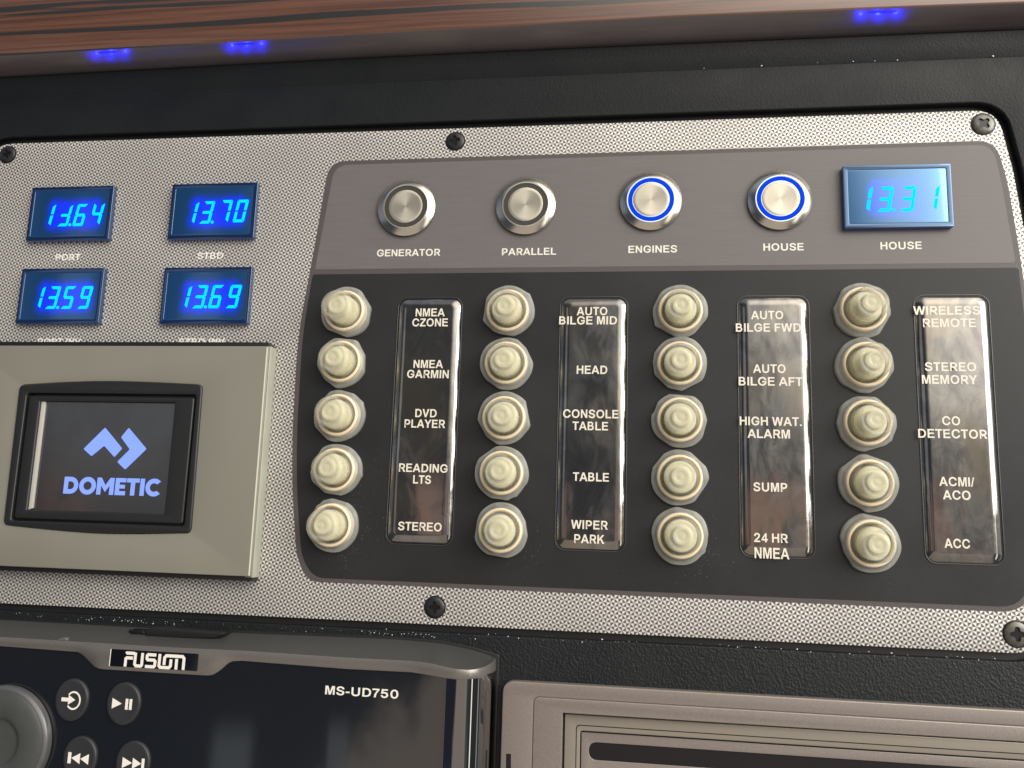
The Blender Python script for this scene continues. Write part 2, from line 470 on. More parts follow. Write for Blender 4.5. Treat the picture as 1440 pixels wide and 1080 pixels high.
    '0': (487, [[[244,-7],[213,-5],[186,2],[160,12],[137,26],[115,44],[98,65],[82,89],[70,117],[60,147],[53,180],[49,215],[48,254],[49,293],[53,328],[60,361],[70,392],[83,419],[98,444],[117,465],[136,482],[160,497],[186,507],[214,514],[244,516],[274,514],[301,507],[327,497],[350,482],[371,465],[389,444],[404,419],[417,392],[427,361],[434,328],[438,293],[439,254],[438,215],[434,180],[427,147],[417,117],[405,89],[390,65],[371,43],[350,26],[327,12],[301,2],[274,-5]],[[244,79],[259,80],[272,83],[284,89],[296,97],[307,107],[315,120],[324,136],[331,155],[336,177],[340,200],[343,226],[344,254],[343,282],[340,308],[336,332],[331,354],[324,372],[315,388],[306,402],[296,412],[284,420],[272,426],[258,430],[244,431],[229,430],[215,426],[203,420],[192,412],[181,402],[172,388],[164,372],[156,353],[151,332],[147,308],[144,282],[143,254],[144,226],[147,200],[151,177],[156,156],[164,136],[172,120],[181,107],[192,97],[203,89],[215,83],[229,80]]]),
    '1': (487, [[[76,0],[76,83],[425,83],[425,0]],[[310,509],[310,0],[212,0],[212,420],[232,420],[88,323],[86,424],[209,509]]]),
    '5': (487, [[[238,-7],[214,-6],[191,-1],[171,4],[149,12],[131,22],[114,34],[98,47],[86,63],[75,80],[67,98],[62,117],[58,154],[153,154],[158,131],[160,123],[164,116],[169,109],[174,102],[181,97],[190,91],[197,87],[207,83],[217,80],[226,79],[237,79],[251,80],[263,81],[274,85],[284,90],[294,96],[303,104],[310,112],[316,121],[321,131],[324,142],[327,155],[328,168],[327,181],[324,193],[321,205],[316,215],[309,225],[302,234],[292,242],[283,248],[273,253],[261,256],[248,259],[235,260],[223,259],[212,258],[202,256],[189,252],[180,249],[171,244],[163,239],[150,230],[65,239],[98,509],[400,509],[400,424],[183,424],[170,314],[147,314],[152,317],[164,325],[176,331],[189,336],[203,340],[217,342],[231,344],[246,345],[266,344],[284,341],[301,337],[318,332],[333,324],[348,316],[362,305],[375,294],[386,281],[395,268],[404,254],[412,238],[417,222],[422,205],[424,187],[425,169],[424,144],[418,122],[412,99],[401,79],[388,60],[372,43],[354,29],[334,16],[312,7],[289,0],[264,-5]]]),
    '7': (390, [[[100,0],[130,190],[262,423],[20,423],[20,509],[370,509],[370,440],[235,215],[200,0]]]),
    '-': (260, [[[30,150],[30,238],[230,238],[230,150]]]),
}
CAP = 509.0


def word_loops(s, center, width, cap, track=0.0):
    loops, x = [], 0.0
    for ch in s:
        if ch == ' ':
            x += 190 + track
            continue
        adv, ls = GLYPHS[ch]
        for L in ls:
            loops.append([(p[0] + x, p[1]) for p in L])
        x += adv + track
    lo = min(p[0] for L in loops for p in L)
    hi = max(p[0] for L in loops for p in L)
    sx, sy = width / (hi - lo), cap / CAP
    return [[(center[0] + (p[0] - (lo + hi) / 2) * sx, center[1] + (p[1] - CAP / 2) * sy) for p in L] for L in loops]


def word(s, xl, xr, yc, w, mat, parent, cap=None, capmm=3.0, bold=0.085, thick=0.04, name='lettering', label=None, sag=None):
    """a printed word whose left and right ends and middle height were read off the photograph"""
    a, b, c = px(xl, yc, w), px(xr, yc, w), px((xl + xr) / 2, yc, w)
    h = capmm
    if cap:
        h = abs(px((xl + xr) / 2, yc - cap / 2, w)[1] - px((xl + xr) / 2, yc + cap / 2, w)[1])
    L = word_loops(s, c, b[0] - a[0], h)
    return letters(name, L, w, w + thick, mat, parent, label=label)

# ------------------------------------------------------------------ materials
M = {}
# black leather-grained dashboard
M['dash'], t, b = principled('dash_grain', (0.008, 0.010, 0.012), 0.46)
oc = objco(t)
n1 = t.noise(t.mapping(oc, (1, 1, 1)), 1500, 2, 0.55, 0.4)
v = t.node('ShaderNodeTexVoronoi', feature='SMOOTH_F1')
t.put(v.inputs['Vector'], t.mapping(oc, (1, 0.8, 1), rot=(0, 0, 0.6)))
v.inputs['Scale'].default_value = 1500
h = t.m('ADD', t.m('MULTIPLY', v.outputs['Distance'], 0.8), t.m('MULTIPLY', n1, 0.6))
bump(t, b, h, 0.45, 0.0004)
X, Y, Z = t.xyz(oc)
t.put(b.inputs['Normal'].links[0].from_node.inputs['Strength'], t.sstep(Y, 0.06, 0.16, 0.5, 0.16))
nn = t.noise(oc, 40, 4, 0.6)
t.put(b.inputs['Roughness'], t.sstep(nn, 0.3, 0.7, 0.40, 0.54))
b.inputs['Specular IOR Level'].default_value = 0.32

# matt black ledge round the panel
M['ledge'], t, b = principled('black_ledge', (0.014, 0.015, 0.016), 0.45)

# printed metal: little squares cut into a dark and a light triangle
M['print'], t, b = principled('pyramid_print', (0.5, 0.5, 0.5), 0.38, 0.22)
oc = objco(t)
X, Y, Z = t.xyz(oc)
CELL = 0.001332
U, V = t.m('DIVIDE', t.m('ADD', X, 5), CELL), t.m('DIVIDE', t.m('ADD', Y, 5), CELL)
fu, fv = t.m('FRACT', U), t.m('FRACT', V)
ci = t.m('MODULO', t.m('FLOOR', U), 2.0)
ri = t.m('MODULO', t.m('FLOOR', V), 2.0)
S = t.sstep(t.m('ADD', fu, fv), 1.08, 0.92)
D = t.sstep(t.m('SUBTRACT', fv, fu), -0.08, 0.08)
xr = t.m('ABSOLUTE', t.m('SUBTRACT', ci, ri))
pick = t.m('ADD', t.m('MULTIPLY', xr, D), t.m('MULTIPLY', t.m('SUBTRACT', 1.0, xr), S))
dark = t.m('ABSOLUTE', t.m('SUBTRACT', ri, pick))
edge = t.m('MINIMUM', t.m('MINIMUM', fu, t.m('SUBTRACT', 1.0, fu)), t.m('MINIMUM', fv, t.m('SUBTRACT', 1.0, fv)))
line = t.sstep(edge, 0.13, 0.05)
wob = t.noise(oc, 35, 3)
light = t.mix(t.sstep(wob, 0.35, 0.7), (0.70, 0.695, 0.685), (0.82, 0.81, 0.795))
cc = t.mix(dark, light, (0.080, 0.073, 0.068))
cc = t.mix(t.m('MULTIPLY', line, 0.72), cc, (0.46, 0.43, 0.39))
t.put(b.inputs['Base Color'], cc)
bump(t, b, t.m('MULTIPLY', edge, 1.0), 0.25, 0.0002)
M['side'], t, b = principled('panel_edge', (0.03, 0.03, 0.03), 0.4)

# printed grey title strip with very fine horizontal lines
M['grey'], t, b = principled('grey_print', (0.15, 0.14, 0.135), 0.42)
oc = objco(t)
n1 = t.noise(t.mapping(oc, (60, 2200, 1)), 1, 2, 0.6)
n2 = t.noise(oc, 1500, 1)
t.put(b.inputs['Base Color'], t.mix(t.m('ADD', t.m('MULTIPLY', n1, 0.7), t.m('MULTIPLY', n2, 0.3)), (0.118, 0.108, 0.110), (0.185, 0.175, 0.175)))
t.put(b.inputs['Roughness'], t.sstep(n1, 0.3, 0.7, 0.36, 0.48))
M['border'], t, b = principled('border_print', (0.088, 0.076, 0.078), 0.42)
n2 = t.noise(objco(t), 1500, 1)
t.put(b.inputs['Base Color'], t.mix(n2, (0.070, 0.060, 0.062), (0.11, 0.095, 0.097)))
# satin charcoal field
M['field'], t, b = principled('charcoal_print', (0.027, 0.027, 0.028), 0.40)
b.inputs['Specular IOR Level'].default_value = 0.36
oc = objco(t)
n1 = t.noise(oc, 22, 5, 0.6)
n2 = t.noise(oc, 2500, 1)
t.put(b.inputs['Roughness'], t.sstep(n1, 0.3, 0.7, 0.33, 0.47))
t.put(b.inputs['Base Color'], t.mix(t.sstep(n2, 0.66, 0.78), t.mix(n1, (0.017, 0.018, 0.020), (0.026, 0.027, 0.029)), (0.05, 0.05, 0.05)))
bump(t, b, n2, 0.10, 0.0001)

M['white_ink'], t, b = principled('white_ink', (0.84, 0.82, 0.74), 0.45)
M['pale_ink'], t, b = principled('pale_ink', (0.9, 0.88, 0.82), 0.5)
M['cream_ink'], t, b = principled('cream_ink', (0.88, 0.79, 0.62), 0.2)
n1 = t.noise(objco(t), 160, 3, 0.6)
t.put(b.inputs['Base Color'], t.mix(n1, (0.76, 0.71, 0.60), (0.92, 0.87, 0.76)))

# domed black gloss label: smoked mirror, slightly wavy, wiped and smudged
M['gloss'], t, b = principled('gloss_label', (0.2, 0.2, 0.2), 0.05, 0.9)
oc = objco(t)
va = t.node('ShaderNodeVectorMath', operation='ADD')
t.put(va.inputs[0], oc)
t.put(va.inputs[1], t.node('ShaderNodeObjectInfo').outputs['Location'])
oc = va.outputs[0]
n1 = t.noise(t.mapping(oc, (1, 0.6, 1)), 110, 5, 0.65, 0.8)
n2 = t.noise(t.mapping(oc, (1, 0.5, 1)), 34, 3, 0.5, 0.6)
n3 = t.noise(oc, 420, 4, 0.65)
t.put(b.inputs['Roughness'], t.sstep(n1, 0.42, 0.72, 0.03, 0.17))
n4 = t.noise(t.mapping(oc, (1, 0.8, 1), (0.3, 0.1, 0.7)), 42, 3, 0.5, 0.4)
smoke = t.mix(t.sstep(n1, 0.36, 0.68), (0.20, 0.20, 0.205), (0.33, 0.325, 0.31))
t.put(b.inputs['Base Color'], t.mix(t.sstep(n4, 0.45, 0.70, 0, 0.8), smoke, (0.32, 0.285, 0.235)))
bump(t, b, t.m('ADD', n2, t.m('MULTIPLY', n3, 0.012)), 0.30, 0.0014)

M['slot'], t, b = principled('slot_black', (0.006, 0.006, 0.008), 0.3)
M['rim'], t, b = principled('slot_rim', (0.10, 0.10, 0.10), 0.22, 0.6)

# turned stainless steel
M['steel'], t, b = principled('turned_steel', (0.72, 0.68, 0.60), 0.24, 1.0)
oc = objco(t)
X, Y, Z = t.xyz(oc)
rad = t.m('SQRT', t.m('ADD', t.m('MULTIPLY', X, X), t.m('MULTIPLY', Y, Y)))
n1 = t.node('ShaderNodeTexNoise', noise_dimensions='1D')
t.put(n1.inputs['W'], t.m('MULTIPLY', rad, 9000))
n1.inputs['Scale'].default_value = 1
bump(t, b, n1.outputs[0], 0.05, 0.00006)
M['steel_cap'], t, b = principled('spun_steel', (0.56, 0.53, 0.45), 0.40, 0.75, Anisotropic=0.7)
tg = t.node('ShaderNodeTangent', direction_type='RADIAL', axis='Z')
t.l.new(tg.outputs[0], b.inputs['Tangent'])
oc = objco(t)
X, Y, Z = t.xyz(oc)
rad = t.m('SQRT', t.m('ADD', t.m('MULTIPLY', X, X), t.m('MULTIPLY', Y, Y)))
n1 = t.node('ShaderNodeTexNoise', noise_dimensions='1D')
t.put(n1.inputs['W'], t.m('MULTIPLY', rad, 12000))
n1.inputs['Scale'].default_value = 1
bump(t, b, n1.outputs[0], 0.04, 0.00005)
M['ring_off'], t, b = principled('unlit_ring', (0.045, 0.042, 0.036), 0.55)
M['ring_on'], t, b = principled('blue_lit_ring', (0.0, 0.01, 0.10), 0.6)
b.inputs['Specular IOR Level'].default_value = 0.05
b.inputs['Emission Color'].default_value = (0.0, 0.05, 0.70, 1)
b.inputs['Emission Strength'].default_value = 0.95
M['ring_rim'], t, b = principled('lit_rim', (0.8, 0.85, 0.95), 0.25, 0.3)
b.inputs['Emission Color'].default_value = (0.30, 0.52, 1.0, 1)
b.inputs['Emission Strength'].default_value = 0.40
M['black'], t, b = principled('black_plastic', (0.012, 0.012, 0.013), 0.42)

# silicone boots
def milky(name, c0, c1, clear, rough=0.2):
    m, t, b = principled(name, c0, rough, 0.0, IOR=1.42)
    oc = objco(t)
    t.put(b.inputs['Base Color'], t.mix(t.noise(oc, 220, 3), c0, c1))
    b.inputs['Specular IOR Level'].default_value = 0.75
    b.inputs['Subsurface Weight'].default_value = 0.35
    b.inputs['Subsurface Radius'].default_value = (1.0, 0.95, 0.7)
    b.inputs['Subsurface Scale'].default_value = 0.002
    bump(t, b, t.noise(oc, 380, 3, 0.6), 0.2, 0.0006)
    tr = t.node('ShaderNodeBsdfTransparent')
    tr.inputs[0].default_value = (0.93, 0.93, 0.88, 1)
    mx = t.node('ShaderNodeMixShader')
    t.put(mx.inputs[0], t.sstep(t.noise(oc, 160, 2), 0.3, 0.7, clear - 0.08, clear + 0.08))
    t.l.new(b.outputs[0], mx.inputs[1])
    t.l.new(tr.outputs[0], mx.inputs[2])
    t.l.new(mx.outputs[0], t.n['Material Output'].inputs['Surface'])
    return m


M['silicone'] = milky('clear_silicone', (0.52, 0.52, 0.46), (0.68, 0.675, 0.60), 0.67)
M['flange'] = milky('clear_flange', (0.52, 0.525, 0.49), (0.66, 0.665, 0.62), 0.54, 0.25)
M['plunger'], t, b = principled('cream_plunger', (0.90, 0.85, 0.60), 0.35)
M['collar'], t, b = principled('peach_collar', (0.90, 0.76, 0.56), 0.3)
b.inputs['Subsurface Weight'].default_value = 0.3
b.inputs['Subsurface Scale'].default_value = 0.002

# voltmeters
M['meter_body'], t, b = principled('blue_lens_edge', (0.040, 0.090, 0.165), 0.2, 0.85, Coat_Weight=1.0, Coat_IOR=1.5)
b.inputs['Emission Color'].default_value = (0.0, 0.010, 0.16, 1)
b.inputs['Emission Strength'].default_value = 0.22  # screen light bleeding into the lens, painted as faint emission


def screen_mat(name, spec, hazy, glow):
    m, t, b = principled(name, (0.050, 0.140, 0.280), 0.24, 0.85)
    X, Y, Z = t.xyz(objco(t))
    # halo of the digits painted into the emission: soft rectangle
    dx = t.m('MAXIMUM', t.m('SUBTRACT', t.m('ABSOLUTE', t.m('SUBTRACT', X, 0.0022)), 0.0085), 0.0)
    dy = t.m('MAXIMUM', t.m('SUBTRACT', t.m('ABSOLUTE', t.m('ADD', Y, 0.0006)), 0.0030), 0.0)
    d = t.m('SQRT', t.m('ADD', t.m('MULTIPLY', dx, dx), t.m('MULTIPLY', dy, dy)))
    n1 = t.noise(objco(t), 260, 2)
    d = t.m('ADD', d, t.m('MULTIPLY', t.m('SUBTRACT', n1, 0.5), 0.0022))
    g = t.m('POWER', t.sstep(d, 0.0062, 0.0), 1.5)
    t.put(b.inputs['Emission Color'], t.mix(g, (0.0, 0.018, 0.070), (0.0, 0.010, glow)))
    b.inputs['Emission Strength'].default_value = 1.0
    b.inputs['Coat Weight'].default_value = hazy
    b.inputs['Coat Roughness'].default_value = 0.06
    b.inputs['Coat IOR'].default_value = spec
    return m


M['screen'] = screen_mat('blue_backlit_screen', 1.5, 1.0, 1.3)
M['digit'], t, b = principled('lit_digit', (0, 0.05, 0.1), 0.8)
b.inputs['Specular IOR Level'].default_value = 0.0
b.inputs['Emission Color'].default_value = (0.0, 0.078, 1.0, 1)
b.inputs['Emission Strength'].default_value = 11.0

# touch display in its glass plate
M['glass_plate'], t, b = principled('beige_glass', (0.28, 0.265, 0.21), 0.30, 0.0, Coat_Weight=0.5)
oc = objco(t)
n1 = t.noise(t.mapping(oc, (1, 0.4, 1)), 30, 3)
t.put(b.inputs['Base Color'], t.mix(n1, (0.200, 0.196, 0.162), (0.245, 0.240, 0.200)))
b.inputs['Coat Roughness'].default_value = 0.25
M['glass_side'], t, b = principled('glass_edge', (0.42, 0.43, 0.34), 0.35)
n1 = t.noise(t.mapping(objco(t), (1, 0.15, 1)), 600, 3)
t.put(b.inputs['Base Color'], t.mix(n1, (0.30, 0.31, 0.25), (0.52, 0.53, 0.44)))
M['glass_rim'], t, b = principled('glass_arris', (0.72, 0.70, 0.58), 0.2)
M['brown_line'], t, b = principled('glue_line', (0.10, 0.085, 0.06), 0.4)
M['bezel'], t, b = principled('display_bezel', (0.016, 0.017, 0.018), 0.36)
bump(t, b, t.noise(objco(t), 2500, 1), 0.06, 0.0001)
M['lcd'], t, b = principled('lcd_glass', (0.010, 0.010, 0.011), 0.16, 0.0, Coat_Weight=1.0)
b.inputs['Coat IOR'].default_value = 1.9
b.inputs['Coat Roughness'].default_value = 0.10
n1 = t.noise(objco(t), 60, 4, 0.6)
t.put(b.inputs['Coat Roughness'], t.sstep(n1, 0.3, 0.7, 0.06, 0.2))
M['pale_strip'], t, b = principled('pale_strip', (0.50, 0.49, 0.45), 0.4)
M['logo'], t, b = principled('lit_logo', (0.1, 0.15, 0.3), 0.3)
b.inputs['Emission Color'].default_value = (0.19, 0.30, 1.0, 1)
b.inputs['Emission Strength'].default_value = 0.95

# screws
M['screw'], t, b = principled('black_screw', (0.032, 0.033, 0.035), 0.34, 0.4)
bump(t, b, t.noise(objco(t), 700, 2), 0.15, 0.0002)
M['screw_worn'], t, b = principled('worn_screw', (0.10, 0.10, 0.09), 0.35, 0.6)
n1 = t.noise(objco(t), 500, 4, 0.6)
t.put(b.inputs['Base Color'], t.mix(n1, (0.05, 0.05, 0.05), (0.20, 0.20, 0.17)))

# macassar wood with lacquer
M['wood'], t, b = principled('lacquered_wood', (0.3, 0.15, 0.09), 0.35, 0.0, Coat_Weight=1.0)
b.inputs['Coat IOR'].default_value = 1.75
b.inputs['Coat Roughness'].default_value = 0.22
oc = objco(t)
X, Y, Z = t.xyz(oc)
w1 = t.noise(t.mapping(oc, (3.0, 30, 30)), 1.0, 3, 0.5, 0.2)
w2 = t.noise(t.mapping(oc, (14, 900, 900)), 1.0, 3, 0.6)
w3 = t.noise(t.mapping(oc, (130, 2500, 2500)), 1.0, 2, 0.6)
ph = t.m('ADD', t.m('ADD', t.m('MULTIPLY', Y, 620.0), t.m('MULTIPLY', X, 6.0)), t.m('MULTIPLY', w1, 7.0))
ph2 = t.m('ADD', t.m('MULTIPLY', ph, 2.7), t.m('MULTIPLY', w1, 9.0))
stripe = t.m('ADD', t.m('ADD', t.m('MULTIPLY', t.m('SINE', ph), 0.42), t.m('MULTIPLY', t.m('SINE', ph2), 0.22)), t.m('MULTIPLY', t.m('SUBTRACT', w2, 0.5), 0.6))
cc = t.mix(t.sstep(w2, 0.3, 0.7), (0.080, 0.032, 0.020), (0.155, 0.068, 0.041))
cc = t.mix(t.sstep(w3, 0.5, 0.75, 0, 0.35), cc, (0.07, 0.032, 0.02))
cc = t.mix(t.sstep(stripe, 0.22, 0.32), cc, (0.024, 0.022, 0.021))
t.put(b.inputs['Base Color'], cc)
M['wood_edge'], t, b = principled('dark_lacquered_edge', (0.05, 0.028, 0.028), 0.4, 0.0, Coat_Weight=1.0)
b.inputs['Coat IOR'].default_value = 1.8
b.inputs['Coat Roughness'].default_value = 0.24
oc = objco(t)
w2 = t.noise(t.mapping(oc, (8, 500, 500)), 1.0, 3, 0.6)
t.put(b.inputs['Base Color'], t.mix(w2, (0.046, 0.038, 0.045), (0.10, 0.074, 0.08)))

# stereo
M['gun'], t, b = principled('gunmetal_paint', (0.085, 0.085, 0.083), 0.38, 0.35)
bump(t, b, t.noise(objco(t), 1800, 2), 0.08, 0.0001)
M['trim'], t, b = principled('satin_trim', (0.24, 0.22, 0.20), 0.36, 0.6)
n1 = t.noise(t.mapping(objco(t), (1, 1, 1)), 1500, 2)
t.put(b.inputs['Base Color'], t.mix(n1, (0.19, 0.178, 0.168), (0.27, 0.25, 0.235)))
M['piano'], t, b = principled('piano_black', (0.006, 0.007, 0.009), 0.16, 0.0, Coat_Weight=1.0)
b.inputs['Coat IOR'].default_value = 1.9
b.inputs['Coat Roughness'].default_value = 0.03
M['chrome'], t, b = principled('smoked_chrome', (0.30, 0.30, 0.30), 0.05, 1.0)
M['key'], t, b = principled('rubber_key', (0.026, 0.027, 0.030), 0.42)
M['knob'], t, b = principled('knob_rubber', (0.055, 0.058, 0.058), 0.38)
n1 = t.noise(objco(t), 90, 4, 0.6)
t.put(b.inputs['Base Color'], t.mix(n1, (0.040, 0.043, 0.043), (0.075, 0.08, 0.078)))
M['knob_rim'], t, b = principled('knob_rim', (0.11, 0.11, 0.115), 0.3, 0.3)
M['icon'], t, b = principled('printed_icon', (0.85, 0.82, 0.76), 0.4)
M['badge'], t, b = principled('badge_black', (0.005, 0.006, 0.010), 0.12)

# drive front, champagne paint
M['champagne'], t, b = principled('champagne_paint', (0.34, 0.285, 0.25), 0.40, 0.35)
n1 = t.noise(objco(t), 1600, 2)
t.put(b.inputs['Base Color'], t.mix(n1, (0.22, 0.192, 0.178), (0.32, 0.28, 0.256)))
M['champagne_in'], t, b = principled('champagne_inner', (0.32, 0.29, 0.245), 0.36, 0.4)
M['dust'], t, b = principled('dust', (0.8, 0.82, 0.82), 0.6)

# ------------------------------------------------------------------ dashboard (setting)
PANEL = rounded([px(-18, 203), px(1402, 154.2), px(1425, 240), px(1470, 480), px(1486, 640), px(1486, 760),
                 px(1468, 921), px(-80, 844.5), px(-110, 560), px(-60, 330)],
                [12, 8, 0, 30, 30, 30, 10, 10, 60, 60])
cx = sum(p[0] for p in PANEL) / len(PANEL)
cy = sum(p[1] for p in PANEL) / len(PANEL)


def grown(poly, d):
    n = len(poly)
    out = []
    for i in range(n):
        a, b_ = Vector(poly[i - 1]), Vector(poly[(i + 1) % n])
        tn = (b_ - a)
        if tn.length < 1e-6:
            continue
        tn.normalize()
        nr = Vector((tn.y, -tn.x))
        p = Vector(poly[i])
        if nr.dot(p - Vector((cx, cy))) < 0:
            nr = -nr
        out.append(tuple(p + nr * d))
    return out


HOLE = grown(PANEL, 2.4)
crx = [-160, 0, 480, 960, 1440, 1620]
cry = [146, 137, 118, 98, 78, 70]
WD = 1.3


def dash_mesh():
    crease = [px(x, y, WD) for x, y in zip(crx, cry)]
    outer = crease + [px(1620, 1200, WD), px(-160, 1200, WD)]
    return outer


dash = plate('dashboard', [dash_mesh(), HOLE], WD - 4, WD, M['dash'], bevel=0.5, seg=3)
tag(dash, 'black leather grained dashboard behind the switch panel', kind='structure')
ledge = plate('dashboard_ledge', [grown(PANEL, 8)], -6, -2.0, M['ledge'])
tag(ledge, 'smooth black ledge round the switch panel', kind='structure')
# upper part of the dashboard that leans out under the wood trim
rows = []
for x, y in zip(crx, cry):
    a = px(x, y, WD - 0.12)
    rows.append([(a[0], a[1] - 3.5, WD - 2.0), (a[0], a[1] - 0.1, WD - 0.15), (a[0], a[1] + 5, WD + 0.9), (a[0], a[1] + 16, WD + 2.4), (a[0], a[1] + 34, WD + 3.0)])
top = link('dashboard_top', loft(rows), M['dash'])
tag(top, 'black upper dashboard under the wood trim', kind='structure')

# ------------------------------------------------------------------ wood trim
W0, W1 = 3.5, 12.5
tx = [-160, 0, 240, 480, 720, 960, 1200, 1440, 1620]
t_front = [89, 79, 65, 50, 37, 24, 14, 5, -2]
t_rear = [117, 108, 95, 82, 70.5, 60, 50, 40, 33]
TR = thing('wood_trim', 'lacquered striped brown wood trim above the black dashboard', 'wood trim', (*px(720, 37, W1), W1))
face_rows, edge_rows = [], []
for x, yf, yr in zip(tx, t_front, t_rear):
    f, r = px(x, yf, W1), px(x, yr, W0)
    edge = []
    for k in range(9):
        s = k / 8
        # tilted most steeply at the front lip, flattening towards the dashboard
        vv = r[1] + (f[1] - r[1]) * (0.75 * s + 0.25 * s * s)
        edge.append((r[0] + (f[0] - r[0]) * s, vv, W0 + (W1 - W0) * s))
    edge_rows.append([(r[0], r[1] + 8, W0 - 1.5), (r[0], r[1] + 0.5, W0 - 1.5)] + edge)
    face_rows.append([(f[0], f[1], W1), (f[0], f[1] + 0.25, W1 + 0.25), (f[0], f[1] + 0.8, W1 + 0.4),
                      (f[0], f[1] + 25, W1 - 1.2), (f[0], f[1] + 55, W1 - 3.0), (f[0], f[1] + 56, W1 - 9)])
link('wood_face', loft(face_rows), M['wood'], TR)
link('underside', loft(edge_rows), M['wood_edge'], TR)
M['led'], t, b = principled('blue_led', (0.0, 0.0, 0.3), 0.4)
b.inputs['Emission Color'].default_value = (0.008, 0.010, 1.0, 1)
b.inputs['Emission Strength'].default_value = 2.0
for x, half, hh_ in ((147, 4.5, 0.4), (340, 5.0, 0.4), (1240, 5.5, 0.45)):  # glowing bars and lamps added to imitate blue meter reflections in the lacquer
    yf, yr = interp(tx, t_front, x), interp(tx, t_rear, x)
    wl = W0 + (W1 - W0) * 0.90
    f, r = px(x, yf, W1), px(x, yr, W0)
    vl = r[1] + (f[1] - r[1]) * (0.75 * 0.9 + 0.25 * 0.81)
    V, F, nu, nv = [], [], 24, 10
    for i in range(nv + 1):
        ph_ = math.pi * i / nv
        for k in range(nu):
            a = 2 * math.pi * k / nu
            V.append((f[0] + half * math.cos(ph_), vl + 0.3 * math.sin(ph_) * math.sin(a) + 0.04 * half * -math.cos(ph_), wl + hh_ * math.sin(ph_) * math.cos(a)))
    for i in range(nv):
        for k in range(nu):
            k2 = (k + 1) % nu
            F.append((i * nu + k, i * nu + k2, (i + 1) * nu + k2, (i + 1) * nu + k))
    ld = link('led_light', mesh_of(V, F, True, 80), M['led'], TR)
    for k in (-1, 0, 1):  # added spot lamps spread the imitated reflection over the underside
        d = bpy.data.lights.new('led_glow', 'SPOT')
        d.shadow_soft_size = 0.0006
        d.spot_size = math.radians(140)
        d.spot_blend = 1.0
        d.energy = 0.0095 if k == 0 else 0.0062
        d.color = (0.004, 0.006, 1.0)
        lo = bpy.data.objects.new('led_glow', d)
        col.objects.link(lo)
        lo.location = ((f[0] + 6.0 * k) / 1000, -(W1 - 1.2) / 1000, (vl - 4.2 - 0.24 * k) / 1000)
        lo.rotation_euler = Vector((0, 0.15, 1)).to_track_quat('-Z', 'Y').to_euler()

# ------------------------------------------------------------------ switch panel
SP = thing('switch_panel', 'silver patterned metal switch panel with grey and charcoal printed field', 'switch panel', (-40, 57, 0))
plate('faceplate', [PANEL], -2.0, 0.0, M['print'], SP, bevel=0.25)
# printed field outline
OUT = rounded([px(463, 227), px(1399, 197.5), px(1416, 250), px(1437, 372), px(1456, 520), px(1463, 640), px(1460, 740), px(1448, 862),
               px(432, 818), px(417, 783), px(411, 690), px(411, 610), px(419, 470), px(438, 372)],
              [7, 6, 20, 30, 30, 30, 30, 9, 7, 12, 20, 20, 30, 30])
plate('border', [OUT], 0.0, 0.05, M['border'], SP)
GREY = rounded([px(471, 232.5), px(1395, 203.5), px(1407, 250), px(1428, 369.5), px(443, 379)], [5.5, 5.5, 8, 1.0, 1.0])
plate('title_strip', [GREY], 0.05, 0.10, M['grey'], SP)
DARK = rounded([px(440, 386), px(1432, 376.5), px(1449, 520), px(1456, 640), px(1452, 740), px(1442, 854.5),
                px(441, 812.5), px(424, 783), px(417.5, 690), px(417.5, 610), px(425.5, 470)],
               [1.2, 1.2, 30, 30, 30, 8, 7, 12, 20, 20, 30])
plate('dark_field', [DARK], 0.05, 0.10, M['field'], SP)
WT = 0.10
for s, xl, xr_, yc in (('GENERATOR', 530, 619, 355.3), ('PARALLEL', 705.7, 782, 353.7), ('ENGINES', 883.5, 952, 350.3),
                       ('HOUSE', 1073.3, 1130, 347.3), ('HOUSE', 1238, 1296, 345.3)):
    word(s, xl, xr_, yc, WT, M['white_ink'], SP, capmm=2.72, bold=0.10)
for s, xl, xr_, yc in (('PORT', 78.3, 112.8, 361.6), ('STBD', 277.8, 314, 359.6), ('PORT INV', 53, 113.5, 480.5), ('STBD INV', 251, 316, 480.5)):
    word(s, xl, xr_, yc, 0.0, M['pale_ink'], SP, capmm=2.6, bold=0.05)

# ------------------------------------------------------------------ voltmeters
SEG = {'0': 'abcdef', '1': 'bc', '3': 'abgcd', 'x': 'bgcd', '4': 'fgbc', '5': 'afgcd', '6': 'afgecd', '7': 'abc', '9': 'abfgcd'}
DW, DH, SK, TH = 4.6, 9.2, 0.17, 1.15


def seg_polys(ch, u, v):
    g = 0.22
    x0, x1, y0, y1, ym = 0, DW, 0, DH, DH / 2
    def horiz(y, up):
        if up == 0:
            return [(x0 + g + .5, y - TH / 2), (x1 - g - .5, y - TH / 2), (x1 - g, y), (x1 - g - .5, y + TH / 2), (x0 + g + .5, y + TH / 2), (x0 + g, y)]
        if up > 0:
            return [(x0 + g, y), (x1 - g, y), (x1 - TH, y - TH), (x0 + TH, y - TH)]
        return [(x0 + g, y), (x1 - g, y), (x1 - TH, y + TH), (x0 + TH, y + TH)]
    def vert(x, ya, yb, right):
        s = -1 if right else 1
        return [(x, ya + g), (x + s * TH, ya + (TH if ya == 0 else 0.35)), (x + s * TH, yb - (TH if yb == DH else 0.35)), (x, yb - g)]
    T = {'a': horiz(y1, 1), 'd': horiz(y0, -1), 'g': horiz(ym, 0),
         'b': vert(x1, ym, y1, True), 'c': vert(x1, y0, ym, True), 'f': vert(x0, ym, y1, False), 'e': vert(x0, y0, ym, False)}
    out = []
    for k in SEG[ch]:
        out.append(rounded([(u + x + SK * y, v + y) for x, y in T[k]], 0.22, 3))
    return out


